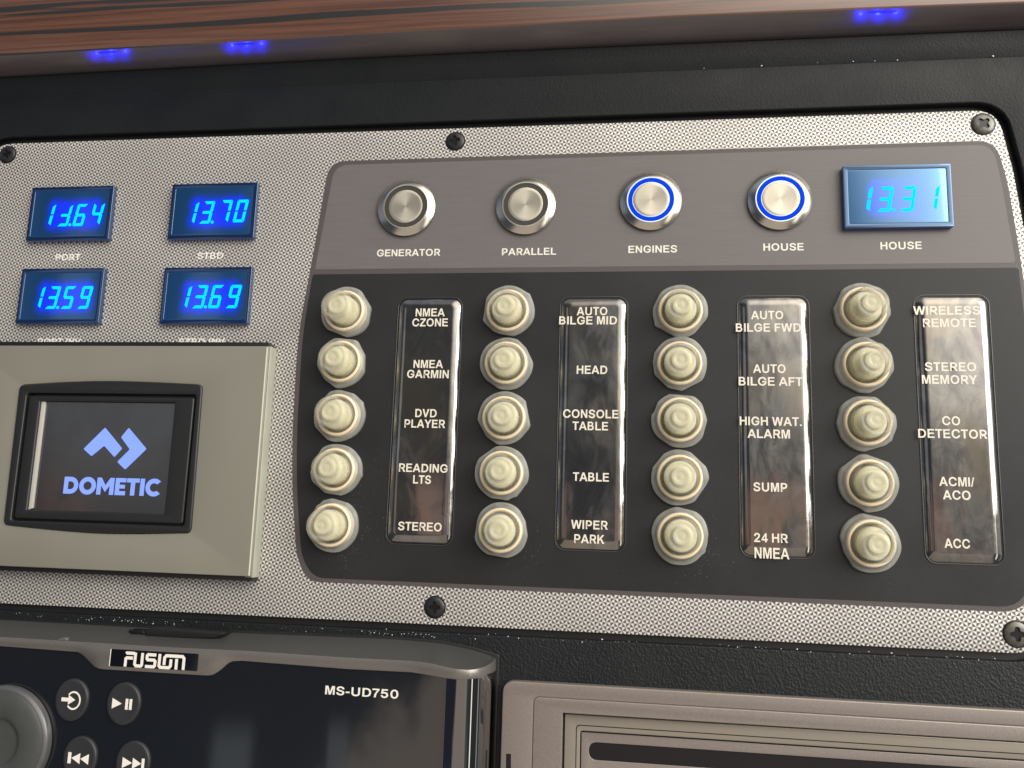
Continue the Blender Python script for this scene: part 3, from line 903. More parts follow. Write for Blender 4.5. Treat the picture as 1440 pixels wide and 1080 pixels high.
def meter(u0, v0, u1, v1, digits, offs, label, hgt=2.4, scr=None):
    c = ((u0 + u1) / 2, (v0 + v1) / 2)
    th = thing('voltmeter', label, 'voltmeter', (c[0], c[1], 0), 'blue digital voltmeters on the panel')
    plate('housing', [rrect(u0, v0, u1, v1, 0.5), rrect(u0 + 1.7, v0 + 1.7, u1 - 1.7, v1 - 1.7, 0.6)[::-1]], 0.02, hgt, M['meter_body'], th, bevel=0.18)
    plate('screen', [rrect(u0 + 1.5, v0 + 1.5, u1 - 1.5, v1 - 1.5, 0.6)], 0.02, hgt - 0.12, scr or M['screen'], th, bevel=0.25)
    for ch, (du, dv) in zip(digits, offs):
        prisms('digit', seg_polys(ch, u0 + du, v0 + dv), hgt - 0.11, hgt - 0.08, M['digit'], th)
    d3 = offs[1]
    plate('decimal_point', [ngon((u0 + d3[0] + DW + 1.0, v0 + d3[1] + 0.55), 0.62, n=16)], hgt - 0.11, hgt - 0.08, M['digit'], th)
    return th


OF = [(5.4, 6.3), (13.0, 6.0), (19.6, 6.0), (26.8, 6.3)]
meter(-242.6, 106.5, -206.6, 129.3, '1x64', OF, 'blue lit voltmeter reading 13.64 above the word PORT')
meter(-181.4, 106.2, -145.6, 129.1, '1370', [(6.0, 6.3), (12.6, 6.3), (20.0, 6.6), (26.6, 6.6)], 'blue lit voltmeter reading 13.70 above the word STBD')
meter(-242.4, 72.3, -206.7, 94.9, '1359', [(5.2, 6.2), (11.9, 6.0), (18.6, 6.0), (25.8, 6.0)], 'blue lit voltmeter reading 13.59 below the word PORT')
meter(-181.2, 72.1, -145.1, 94.7, '1369', [(6.2, 6.2), (12.9, 6.2), (19.4, 6.2), (26.6, 6.2)], 'blue lit voltmeter reading 13.69 below the word STBD')
meter(73.7, 106.2, 110.0, 129.5, '1331', [(4.0, 6.2), (11.0, 6.0), (18.6, 6.0), (26.3, 6.2)], 'pale blue voltmeter reading 13.31 beside the rightmost push button')

# ------------------------------------------------------------------ push buttons


def push_button(x, y, lit, label):
    c = px(x, y, 1.2)
    th = thing('push_button', label, 'push button', (c[0], c[1], 0), 'round steel push buttons in the grey strip')
    link('gasket', lathe(c, [(11.0, 0.1), (11.0, 0.75), (10.6, 0.8)], 64), M['black'], th)
    link('ring', lathe(c, [(9.5, 0.8), (11.1, 0.8), (11.25, 0.95), (11.25, 1.25), (11.15, 1.4), (8.75, 2.55)], 72, caps=False), M['steel'], th)
    link('rim', lathe(c, [(8.75, 2.55), (8.65, 2.64), (8.4, 2.64), (8.3, 2.5), (8.28, 2.1)], 72, caps=False), M['ring_rim'] if lit else M['steel_cap'], th)
    link('light_ring', lathe(c, [(8.35, 2.2), (8.25, 2.42), (6.6, 2.42), (6.5, 2.2)], 72, caps=False), M['ring_on'] if lit else M['ring_off'], th)
    prof = [(6.6, 1.8), (6.6, 2.5), (6.55, 2.58), (6.45, 2.62)] + [(6.45 * (1 - k / 6), 2.6 - 0.12 * math.sin(math.pi / 2 * k / 6)) for k in range(1, 6)] + [(0.05, 2.47)]
    cap = link('cap', lathe(c, prof, 72), M['steel_cap'], th)
    if lit:
        link('lit_edge', lathe(c, [(6.72, 2.0), (6.74, 2.5), (6.62, 2.65), (6.48, 2.66), (6.44, 2.5)], 72, caps=False), M['ring_rim'], th)
    return th


push_button(571.5, 292, False, 'unlit steel push button above the word GENERATOR')
push_button(739.3, 289, False, 'unlit steel push button above the word PARALLEL')
push_button(915.2, 282.3, True, 'steel push button with blue lit ring above the word ENGINES')
push_button(1096.7, 280.8, True, 'steel push button with blue lit ring above the left word HOUSE')

# ------------------------------------------------------------------ breaker boots
BU = [-106.73, -45.07, 16.79, 78.80]
BV = [76.9, 57.6, 37.7, 17.7, -2.2]
BL = [['at the top of the leftmost column, tip leaning left', 'second from top in the leftmost column', 'left of the DVD PLAYER label',
       'left of the READING LTS label', 'left of the STEREO label at the bottom'],
      ['left of the AUTO BILGE MID label', 'left of the HEAD label', 'left of the CONSOLE TABLE label', 'beside the single word TABLE',
       'left of the WIPER PARK label'],
      ['left of the AUTO BILGE FWD label', 'left of the AUTO BILGE AFT label', 'left of the HIGH WAT. ALARM label', 'left of the SUMP label',
       'left of the 24 HR label'],
      ['left of the WIRELESS REMOTE label', 'left of the STEREO MEMORY label', 'left of the CO DETECTOR label', 'left of the ACMI/ACO label',
       'left of the ACC label']]
random.seed(11)


def boot(u, v, label, lean, k):
    th = thing('breaker_boot', label, 'breaker boot', (u, v, 0.1), 'clear rubber boots over the breaker buttons')
    ph = [random.uniform(0, 6.28) for _ in range(5)]
    flats = [(random.uniform(0, 6.28), random.uniform(0.90, 0.965)) for _ in range(random.randint(3, 6))]
    nub = random.uniform(0, 6.28) if random.random() < 0.5 else None

    def rim(a, h):
        if h > 2.0:
            return 1 + 0.006 * math.sin(2 * a + ph[3])
        r = 1 + 0.012 * math.sin(2 * a + ph[0]) + 0.012 * math.sin(3 * a + ph[1]) + 0.006 * math.sin(7 * a + ph[2])
        for a0, d in flats:
            cs = math.cos(a - a0)
            if cs > 0.3:
                r = min(r, d / cs)
        if nub is not None:
            dd = math.atan2(math.sin(a - nub), math.cos(a - nub))
            r += 0.05 * math.exp(-(dd / 0.10) ** 2)
        return r

    flange = [(9.3, 0.02), (9.75, 0.25), (9.72, 1.2), (9.45, 1.6), (8.6, 1.7), (8.25, 1.9), (8.15, 2.5), (7.9, 2.75), (7.6, 2.8)]
    link('flange', lathe((u, v), flange, 72, rim, lean, 0.1, sharp=70, caps=False), M['flange'], th)
    link('collar', lathe((u, v), [(7.9, 0.15), (7.75, 2.9), (7.55, 3.25), (7.2, 3.4), (6.9, 3.25), (6.75, 2.7), (6.5, 2.4)], 56, None, lean, 0.1, sharp=70, caps=False), M['collar'], th)
    dome = [(6.7, 1.6), (6.68, 2.6), (6.45, 3.2), (6.15, 3.8), (6.0, 4.6), (5.95, 7.8), (6.05, 8.1), (6.05, 8.7), (5.85, 9.3), (5.4, 9.9), (4.8, 10.2), (4.3, 10.1),
            (4.0, 9.95), (3.4, 10.3), (2.6, 10.55), (2.0, 10.5), (1.6, 10.2), (1.2, 10.15), (0.6, 10.3), (0.05, 10.3)]
    link('dome', lathe((u, v), dome, 56, None, lean, 0.1, sharp=70, caps=False), M['silicone'], th)
    link('plunger', lathe((u, v), [(5.5, 0.2), (5.5, 4.2), (5.2, 4.6), (4.3, 4.8), (3.3, 5.0), (3.2, 9.0), (2.9, 9.4), (0.05, 9.5)], 40, None, lean, 0.1, caps=False), M['plunger'], th)
    return th


LEANS = {(0, 0): (-0.13, 0.05), (0, 1): (-0.06, 0.02), (0, 2): (-0.08, 0.03), (0, 3): (-0.06, 0.03), (0, 4): (-0.10, -0.02), (3, 0): (0.14, 0.07), (3, 1): (0.13, 0.02),
         (3, 2): (0.10, 0.01), (3, 3): (0.05, -0.03), (3, 4): (0.03, -0.04)}
for i in range(4):
    for j in range(5):
        le = LEANS.get((i, j), (random.uniform(-0.03, 0.03), random.uniform(-0.03, 0.03)))
        boot(BU[i] + random.uniform(-.25, .25), BV[j] + random.uniform(-.25, .25), 'clear rubber boot ' + BL[i][j], le, i * 5 + j)

# ------------------------------------------------------------------ domed label strips
SU = [-86.78, -25.93, 36.98, 96.15]
SW, S1, S0 = 24.43, 82.49, -8.25
WL = 1.36
STRIPS = [
    ('black domed label strip listing DVD PLAYER, READING LTS and STEREO', [
        ('NMEA', 584.6, 625.6, 439.3), ('CZONE', 579.8, 629.8, 453.4), ('NMEA', 581.6, 623, 511.9), ('GARMIN', 572.5, 631, 526),
        ('DVD', 584, 614, 581), ('PLAYER', 568.8, 626, 595.8), ('READING', 561, 629.3, 658.2), ('LTS', 581, 606, 674.3), ('STEREO', 559.8, 621, 740.4)]),
    ('black domed label strip from AUTO BILGE MID down to WIPER PARK', [
        ('AUTO', 811, 854, 437.5), ('BILGE MID', 786.2, 867.5, 450.5), ('HEAD', 811, 854, 520), ('CONSOLE', 791.7, 869.6, 582), ('TABLE', 805, 855, 599),
        ('TABLE', 805.6, 856.3, 670.7), ('WIPER', 803, 854.8, 738), ('PARK', 807.5, 850, 758)]),
    ('black domed label strip from AUTO BILGE FWD down to 24 HR NMEA', [
        ('AUTO', 1056, 1101.3, 443), ('BILGE FWD', 1034.5, 1126, 460.6), ('AUTO', 1059, 1104.5, 518.4), ('BILGE AFT', 1038.6, 1128.3, 536.3),
        ('HIGH WAT.', 1040, 1127, 592.4), ('ALARM', 1051, 1110.7, 610), ('SUMP', 1059.4, 1107, 685), ('24 HR', 1060.4, 1108, 756.5), ('NMEA', 1061, 1110, 778)]),
    ('black domed label strip from WIRELESS REMOTE down to ACC', [
        ('WIRELESS', 1284, 1377.8, 436.5), ('REMOTE', 1297.8, 1372, 454), ('STEREO', 1300.5, 1372.4, 515.7), ('MEMORY', 1296.3, 1374, 533.7),
        ('CO', 1325, 1350, 591.7), ('DETECTOR', 1291, 1388, 610), ('ACMI/', 1320.5, 1370, 677.4), ('ACO', 1325.8, 1364.7, 696.2), ('ACC', 1328, 1364, 764.3)])]


def dome_mesh(u0, v0, u1, v1):
    rings = []
    N = 10
    for k in range(N + 1):
        s = k / N
        ins = 0.55 + 3.1 * s
        hgt = 0.12 + 1.15 * math.sin(math.pi / 2 * s) ** 0.8
        rings.append([(p[0], p[1], hgt) for p in rrect(u0 + ins, v0 + ins, u1 - ins, v1 - ins, max(0.8, 3.6 - ins * 0.72), 8)])
    V = [p for r in rings for p in r]
    n = len(rings[0])
    F = []
    for k in range(N):
        for i in range(n):
            j = (i + 1) % n
            F.append((k * n + i, k * n + j, (k + 1) * n + j, (k + 1) * n + i))
    F.append(tuple(N * n + i for i in range(n)))
    return mesh_of(V, F, True, 80)


for (lab, words), u in zip(STRIPS, SU):
    c = (u + SW / 2, (S0 + S1) / 2, 0.1)
    th = thing('label_strip', lab, 'label strip', c, 'domed black label strips')
    plate('slot', [rrect(u, S0, u + SW, S1, 3.6)], 0.10, 0.13, M['slot'], th)
    plate('slot_rim', [rrect(u - 0.15, S0 - 0.15, u + SW + 0.15, S1 + 0.15, 3.75), rrect(u + 0.2, S0 + 0.2, u + SW - 0.2, S1 - 0.2, 3.4)[::-1]], 0.10, 0.34, M['rim'], th, bevel=0.1)  # paler ring added for the light caught on the cut-out edge
    link('dome', dome_mesh(u, S0, u + SW, S1), M['gloss'], th)
    for s, xl, xr_, yc in words:
        word(s, xl, xr_, yc, WL - 0.08, M['cream_ink'], th, capmm=3.0 if (s, yc) != ('NMEA', 778) else 3.6, bold=0.085, thick=0.03)

# ------------------------------------------------------------------ screws


def screw(x, y, r, rot, label, worn=False):
    c = px(x, y, 0.4)
    th = thing('screw', label, 'screw', (c[0], c[1], 0), 'black cross head screws holding the panel')
    cr, cw = r * 0.60, r * 0.16
    pts = []
    for q in range(4):
        a = rot + q * math.pi / 2
        ca, sa = math.cos(a), math.sin(a)
        for lx, ly in ((cw * 1.5, -cw * 1.5), (cr * 0.9, -cw), (cr, -cw * 0.5), (cr, cw * 0.5), (cr * 0.9, cw)):
            pts.append((c[0] + lx * ca - ly * sa, c[1] + lx * sa + ly * ca))
    mat = M['screw_worn'] if worn else M['screw']
    # domed head with a cross shaped opening: rings from the rim to the cross outline
    n = len(pts)
    rings = []
    ctr = Vector(c)
    ang = [math.atan2(p[1] - c[1], p[0] - c[0]) for p in pts]
    for s, h in ((1.0, 0.05), (1.0, 0.35), (0.96, 0.5), (0.8, 0.72), (0.62, 0.86)):
        rings.append([(c[0] + r * s * math.cos(a), c[1] + r * s * math.sin(a), h) for a in ang])
    rings.append([(p[0], p[1], 0.88) for p in pts])
    rings.append([(p[0] * 0.97 + c[0] * 0.03, p[1] * 0.97 + c[1] * 0.03, 0.80) for p in pts])
    rings.append([(p[0] * 0.94 + c[0] * 0.06, p[1] * 0.94 + c[1] * 0.06, 0.30) for p in pts])
    V = [p for q in rings for p in q]
    F = []
    for k in range(len(rings) - 1):
        for i in range(n):
            j = (i + 1) % n
            F.append((k * n + i, k * n + j, (k + 1) * n + j, (k + 1) * n + i))
    plate('cross_recess', [pts], 0.2, 0.34, M['slot'], th)  # shade in the recess painted as a black floor
    link('head', mesh_of(V, F, True, 30), mat, th)
    plate('countersink', [ngon(c, r + 0.35)], 0.0, 0.03, M['slot'], th)


screw(10, 217, 3.55, 0.3, 'black screw in the top left corner, beside the voltmeters')
screw(640, 198, 3.55, 0.15, 'black screw in the middle of the top edge')
screw(1383, 174, 3.9, 0.75, 'worn grey screw in the top right corner', True)
screw(611, 854, 3.6, 0.05, 'black screw in the middle of the bottom edge')
screw(1430.5, 892, 4.0, 0.02, 'worn grey screw in the bottom right corner', True)

# ------------------------------------------------------------------ touch display
WF = 7.0
DP = thing('touch_display', 'lit touch display in a beige glass plate with a blue arrow logo', 'touch display', (*px(150, 645), 0))
f0, f1 = px(378.5, 486.8, WF), px(353.5, 806, WF)
ul, ur = px(-40, 487, WF)[0], (f0[0] + f1[0]) / 2
vt_, vb_ = f0[1], px(353, 811, WF)[1]
B0 = [px(28, 541.5, WF), px(90, 537.5, WF), px(155, 536), px(220, 538, WF), px(285, 541.5, WF), px(268.5, 749.5, WF), px(200, 751, WF), px(137, 750.5, WF), px(70, 745, WF), px(5, 738, WF)]
B0[2] = px(155, 536, WF)
BZ = rounded(B0, [2, 8, 8, 8, 2, 2, 8, 8, 8, 2])
plate('rear_frame', [[(ul, vt_ - 3.0), (ur - 0.4, vt_ - 3.0), (ur - 0.4, vt_ + 0.6), (ur - 1.6, vt_ + 1.9), (ul, vt_ + 1.9)]], 0.02, WF - 1.6, M['black'], DP, bevel=0.3)
plate('rear_frame', [[(ul, vb_ - 1.7), (ur - 0.2, vb_ - 1.7), (ur - 0.2, vb_ + 3.0), (ul, vb_ + 3.0)]], 0.02, WF - 1.6, M['black'], DP, bevel=0.3)
plate('glass_side', [[(ur - 3, vb_ - 0.4), (ur + 0.1, vb_ - 0.4), (ur + 0.1, vt_ + 0.2), (ur - 3, vt_ + 0.2)]], 0.05, WF - 1.3, M['glass_side'], DP, bevel=0.3)
plate('glue_line', [[(ul, vb_ + 0.3), (ur - 0.25, vb_ + 0.3), (ur - 0.25, vt_ - 0.3), (ul, vt_ - 0.3)], BZ[::-1]], WF - 1.3, WF - 0.85, M['brown_line'], DP)
# screen opening, one clean rectangle
so = P([(62, 566), (245, 567), (229.5, 722), (44.5, 716)], WF)
su0, su1 = (so[0][0] + so[3][0]) / 2, (so[1][0] + so[2][0]) / 2
sv1, sv0 = (so[0][1] + so[1][1]) / 2, (so[2][1] + so[3][1]) / 2
plate('glass_plate', [[(ul, vb_), (ur, vb_), (ur, vt_), (ul, vt_)], grown(BZ, 0.0) and BZ[::-1]], WF - 0.9, WF, M['glass_plate'], DP, bevel=0.35, seg=3)
plate('glass_arris', [[(ur - 1.0, vb_ + 0.4), (ur - 0.45, vb_ + 0.4), (ur - 0.45, vt_ - 0.4), (ur - 1.0, vt_ - 0.4)]], WF - 0.02, WF + 0.03, M['glass_rim'], DP)
ib = rrect(su0 - 6.6, sv0 - 3.6, su1 + 8.0, sv1 + 2.4, 1.0)
inner_hole = rrect(su0 - 1.7, sv0 - 0.2, su1 + 0.3, sv1 + 0.4, 0.3)
plate('bezel_surround', [grown(BZ, -0.15), rrect(su0 - 7.4, sv0 - 4.4, su1 + 8.8, sv1 + 3.4, 1.2)[::-1]], 1.0, WF + 0.7, M['bezel'], DP, bevel=0.6, seg=3)
plate('bezel', [ib, inner_hole[::-1]], 1.0, WF + 0.3, M['bezel'], DP, bevel=0.7, seg=3)
plate('bezel_floor', [rrect(su0 - 8, sv0 - 5, su1 + 9.4, sv1 + 4, 1.0)], 0.5, WF - 1.9, M['slot'], DP)
WS = WF - 1.6
plate('screen', [[(su0 - 2.5, sv0 - 1), (su1 + 1, sv0 - 1), (su1 + 1, sv1 + 1), (su0 - 2.5, sv1 + 1)]], WF - 1.85, WS, M['lcd'], DP)
plate('pale_strip', [[(su0 - 1.75, sv0 - 0.3), (su0 - 0.15, sv0 + 0.4), (su0 - 0.15, sv1 + 0.2), (su0 - 1.75, sv1 + 0.5)]], WS, WS + 0.9, M['pale_strip'], DP, bevel=0.1)  # light on the left recess wall, painted as a pale strip


def z4(pts, w):
    return [px(x / 2.919, y / 2.919 + 460, w) for x, y in pts]


def strokes(lines, wd):
    """outlines of thick strokes with square ends"""
    out = []
    for L in lines:
        n = len(L)
        left, right = [], []
        for i in range(n):
            p = Vector(L[i])
            if i == 0:
                d = (Vector(L[1]) - p).normalized()
                nr, k = Vector((-d.y, d.x)), 1
            elif i == n - 1:
                d = (p - Vector(L[-2])).normalized()
                nr, k = Vector((-d.y, d.x)), 1
            else:
                d0, d1 = (p - Vector(L[i - 1])).normalized(), (Vector(L[i + 1]) - p).normalized()
                n0, n1 = Vector((-d0.y, d0.x)), Vector((-d1.y, d1.x))
                nr = (n0 + n1).normalized()
                k = 1 / max(0.45, nr.dot(n0))
            left.append(tuple(p + nr * k * wd / 2))
            right.append(tuple(p - nr * k * wd / 2))
        out.append(left + right[::-1])
    return out


plate('logo_arrows', [rounded(z4([(343, 500), (432, 412), (502, 498), (470, 534), (428, 487), (376, 530)], WS), 0.5),
                      rounded(z4([(497, 452), (529, 413), (602, 500), (514, 585), (481, 553), (533, 502)], WS), 0.5)], WS + 0.02, WS + 0.05, M['logo'], DP)


def arc(cx_, cy_, rx, ry, a0, a1, n=14):
    return [(cx_ + rx * math.cos(math.radians(a0 + (a1 - a0) * i / n)), cy_ + ry * math.sin(math.radians(a0 + (a1 - a0) * i / n))) for i in range(n + 1)]


def heavy(s):
    """heavy geometric capitals, height 10"""
    H, Wt = 10.0, 2.7
    h = Wt / 2
    x, out = 0.0, []
    for ch in s:
        if ch == 'D':
            o = [(x, 0), (x + 4.2, 0)] + arc(x + 4.2, 5, 5, 5, -90, 90) + [(x, 10)]
            i = [(x + Wt, Wt), (x + 4.2, Wt)] + arc(x + 4.2, 5, 2.3, 2.3, -90, 90) + [(x + Wt, 10 - Wt)]
            out += [o, i[::-1]]
            x += 9.9
        elif ch == 'O':
            out += [arc(x + 5.2, 5, 5.3, 5.2, 0, 360, 40)[:-1], arc(x + 5.2, 5, 2.6, 2.5, 0, 360, 40)[:-1][::-1]]
            x += 11.1
        elif ch == 'M':
            out += [[(x, 0), (x + Wt, 0), (x + Wt, 5.4), (x + 5.4, 1.6), (x + 8.1, 5.4), (x + 8.1, 0), (x + 10.8, 0), (x + 10.8, 10), (x + 8.2, 10), (x + 5.4, 5.6), (x + 2.6, 10), (x, 10)]]
            x += 11.6
        elif ch == 'E':
            out += [[(x, 0), (x + 6.6, 0), (x + 6.6, 2.4), (x + Wt, 2.4), (x + Wt, 3.9), (x + 6.1, 3.9), (x + 6.1, 6.1), (x + Wt, 6.1), (x + Wt, 7.6), (x + 6.6, 7.6), (x + 6.6, 10), (x, 10)]]
            x += 7.1
        elif ch == 'T':
            out += [[(x + 2.6, 0), (x + 5.3, 0), (x + 5.3, 7.6), (x + 7.9, 7.6), (x + 7.9, 10), (x, 10), (x, 7.6), (x + 2.6, 7.6)]]
            x += 8.5
        elif ch == 'I':
            out += [[(x, 0), (x + Wt, 0), (x + Wt, 10), (x, 10)]]
            x += 3.5
        elif ch == 'C':
            o = arc(x + 5.2, 5, 5.3, 5.2, 42, 318, 30)
            i = arc(x + 5.2, 5, 2.6, 2.5, 48, 312, 30)
            out += [o + i[::-1]]
            x += 9.3
    return out, x - 0.4


hl, hw = heavy('DOMETIC')
a_, b_ = px(90, 682, WS), px(225, 686, WS)
hh = px(157, 671.5, WS)[1] - px(157, 695.5, WS)[1]
plate('logo_word', [[(a_[0] + p[0] / hw * (b_[0] - a_[0]), (a_[1] + b_[1]) / 2 + (p[1] - 5) / 10 * hh) for p in L] for L in hl], WS + 0.02, WS + 0.05, M['logo'], DP)

# ------------------------------------------------------------------ stereo
ST = thing('stereo', 'gunmetal and gloss black marine stereo with round keys and a volume knob', 'stereo', (*px(330, 1000), 0))
WA = 16.0
PX_ = [560, 590, 620, 640, 652, 662, 672, 682, 690, 695, 697]
PW_ = [16.0, 16.6, 17.6, 18.0, 17.8, 17.0, 15.4, 12.6, 9.0, 5.0, 2.0]
wprof = lambda x: WA if x <= 560 else interp(PX_, PW_, x)
UPX = [-160, 0, 250, 340, 472, 577.5, 604, 620, 638, 656.6, 668, 680, 690, 697]
UPY = [886, 895.8, 911, 915, 924, 929.5, 932.5, 936.5, 940.6, 941.9, 941, 938.5, 933, 926]
LOX = [-160, 0, 109, 115, 121, 127, 132.5, 138, 142.5, 150, 287.5, 294, 300, 306, 312.5, 318, 322, 328, 340, 488, 577, 600, 625, 640, 648.7, 660, 668, 680, 690, 697]
LOY = [899, 908.7, 917, 920, 926, 932, 937.5, 940, 941, 941.6, 950, 950, 948.7, 945, 940, 935, 932, 930, 929.4, 941, 945.5, 949, 953.5, 955.5, 955.7, 955.2, 954.5, 953, 950.5, 946]
RTX = [-160, 0, 160, 340, 551, 620, 664.5, 685, 697]
RTY = [862, 871, 880, 889.7, 898, 904, 913.5, 920, 926]
xs = sorted(set(LOX + [20, 60, 90, 180, 220, 260, 400, 440, 520, 560, 590, 610, 632, 644, 656, 664, 672, 676, 684, 687, 692, 694.5, 696]))
top_rows, trim_rows = [], []
for x in xs:
    w = wprof(x)
    yr_, yu, yl = interp(RTX, RTY, x), interp(UPX, UPY, x), interp(LOX, LOY, x)
    w_r = min(1.4, w)
    r, u_, l_ = px(x, yr_, w_r), px(x, yu, w), px(x, yl, w)
    mid = [((r[0] + (u_[0] - r[0]) * s), r[1] + (u_[1] - r[1]) * (s ** 0.9), w_r + (w - 0.35 - w_r) * s) for s in (0, .25, .5, .75, .97)]
    top_rows.append(mid + [(u_[0], u_[1], w - 0.15)])
    trim_rows.append([(u_[0], u_[1] + 0.05, w - 0.6), (u_[0], u_[1], w - 0.12), (u_[0], u_[1] - 0.18, w), (l_[0], l_[1] + 0.12, w), (l_[0], l_[1], w - 0.12), (l_[0], l_[1] + 0.1, w - 0.9)])
link('top_cover', loft(top_rows), M['gun'], ST)
link('trim', loft(trim_rows, sharp=60), M['trim'], ST)
# gloss front below the trim
vbot = -140.0
vtop = px(340, 920, WA)[1]
fu0, fu1 = px(-160, 1000, WA)[0], px(625, 1000, 17.2)[0]
plate('front', [[(fu0, vbot), (fu1 - 0.12, vbot), (fu1 - 0.12, px(620, 946, WA)[1])] + [px(x, (interp(UPX, UPY, x) + interp(LOX, LOY, x)) / 2, WA) for x in (600, 560, 480, 400, 340, 60, 0, -80)] + [(fu0, px(-160, 893, WA)[1])]], 2, WA - 0.7, M['piano'], ST)
# rounded end column
colp = []
for k in range(25):
    s = k / 24
    x = 626 + (696.5 - 626) * s
    w = wprof(x) - 0.8
    colp.append((px(x, 1000, w + 0.8)[0], w))
rows = []
for vv in (px(640, 950, 17)[1], vbot):
    rows.append([(c_[0], vv, c_[1]) for c_ in colp])
link('end_column', loft(rows, sharp=80), M['chrome'], ST)
sd = px(702, 921, 2.0)
plate('side_frame', [rounded([(px(-160, 865, 1.4)[0], px(-160, 861, 1.4)[1]), (px(340, 886.5, 1.4)[0], px(340, 886.5, 1.4)[1]), px(552, 895, 1.4), px(622, 900.5, 1.4), px(667, 910, 1.4), (sd[0], sd[1]), (sd[0], vbot), (fu0, vbot)], [0, 0, 0, 0, 0, 0.6, 0, 0])],
      0.2, 1.7, M['black'], ST, bevel=0.3)
# display window in the front
dw = P([(272, 985), (600, 985), (600, 1110), (272, 1110)], WA - 0.7)
plate('display_window', [[(dw[0][0], vbot + 1), (dw[1][0], vbot + 1), (dw[1][0], dw[0][1]), (dw[0][0], dw[0][1])]], WA - 0.7, WA - 0.66, M['piano'], ST)
# badge
bq = P([(156.7, 912.8), (279.6, 919), (277.5, 943), (154.6, 937.4)], WA)
bu0, bu1 = (bq[0][0] + bq[3][0]) / 2, (bq[1][0] + bq[2][0]) / 2
bv1, bv0 = (bq[0][1] + bq[1][1]) / 2, (bq[2][1] + bq[3][1]) / 2
badge = plate('badge', [rrect(bu0, bv0, bu1, bv1, 0.3)], WA, WA + 0.12, M['badge'], ST, bevel=0.04)
plate('badge_edge', [[(bu0 - 0.25, bv0), (bu0, bv0), (bu0, bv1), (bu0 - 0.25, bv1)]], WA, WA + 0.2, M['icon'], ST)
# wordmark in thick rounded strokes; drawn in a box 62 x 13 read off the photograph
G_ = [  # F
    [(1.2, 11.6), (1.9, 12.2), (10.3, 12.2)], [(1.3, 0), (1.3, 7.0), (2.2, 7.9), (8.5, 7.9)],
    # U
    [(10.8, 13), (10.8, 2.6), (12.2, 1.2), (17.0, 1.2), (18.0, 2.2), (18.0, 13)],
    # S
    [(32.0, 11.8), (23.8, 11.8), (22.8, 10.8), (22.8, 8.2), (23.8, 7.2), (30.2, 7.2), (31.3, 6.2), (31.3, 2.3), (30.2, 1.2), (21.5, 1.2)],
    # I running into O
    [(35.6, 13), (35.6, 2.4), (36.8, 1.2), (45.6, 1.2), (47.2, 2.8), (47.2, 8.8)],
    # O running into N
    [(40.6, 3.4), (40.6, 10.0), (42.2, 11.8), (58.6, 11.8), (60.2, 10.2), (60.2, 0)],
    [(52.9, 9.6), (52.9, 0)]]
lq0, lq1 = px(175.2, 929, WA), px(260.5, 932, WA)
lsc = (lq1[0] - lq0[0]) / 61.5
lcy = (px(218, 929.4, WA)[1])
lines = [[(lq0[0] + p[0] * lsc, lcy + (p[1] - 6.5) * lsc * 1.02) for p in L] for L in G_]
mk = [mp for mp in strokes(lines, 2.85 * lsc)]
bmw = bmesh.new()
for k, L in enumerate(mk):
    cu = None
    vs = [bmw.verts.new((p[0], p[1], WA + 0.16 + 0.004 * k)) for p in L]
    n = len(vs) // 2
    for i in range(n - 1):
        bmw.faces.new((vs[i], vs[i + 1], vs[2 * n - 2 - i], vs[2 * n - 1 - i]))
me = bpy.data.meshes.new('m')
bmesh.ops.recalc_face_normals(bmw, faces=bmw.faces)
bmw.to_mesh(me)
bmw.free()
link('wordmark', me, M['icon'], ST)
# model lettering, wide technical capitals
word('MS-UD750', 457, 560, 973.3, WA - 0.66, M['icon'], ST, capmm=2.75, bold=0.10)
# latch on the top edge
lt = P([(203, 887), (214, 881.5), (312, 889), (316, 891), (310, 896), (300, 899), (268, 899), (203, 895.5)], 8.0)
plate('latch', [rounded(lt, [1, 1.5, 1, 1, 1.2, 2, 1, 1.5])], 1.0, 8.0, M['black'], ST, bevel=0.8, seg=3)
lr = P([(179, 885.5), (203, 887), (203, 894), (184, 892.5)], 7.0)
plate('latch_recess', [rounded(lr, 1.0)], 1.0, 7.0, M['slot'], ST, bevel=0.3)
sc = P([(79, 900.5), (84, 897.5), (92, 896.5), (97, 901.5)], 15.0)
plate('scuff', [rounded(sc, 0.3)], 13.0, 15.1, M['trim'], ST, bevel=0.2)

# volume knob and keys
WK = WA - 0.7
kc = px(-7, 1045, WK + 4)
kr = abs(px(66, 1045, WK + 3)[0] - kc[0])
kb = link('volume_knob', lathe(kc, [(kr - 0.4, 0), (kr, 0.4), (kr, 2.0), (kr - 0.5, 2.8), (kr - 1.4, 3.2), (kr - 1.6, 3.15)], 96, caps=False, w0=WK), M['knob_rim'], ST)
link('knob_face', lathe(kc, [(kr - 1.6, 3.1), (kr - 2.2, 3.5), (kr - 4.0, 4.0), (kr * 0.52, 4.3), (kr * 0.44, 3.8), (kr * 0.36, 1.8), (0.05, 1.6)], 96, w0=WK), M['knob'], kb)


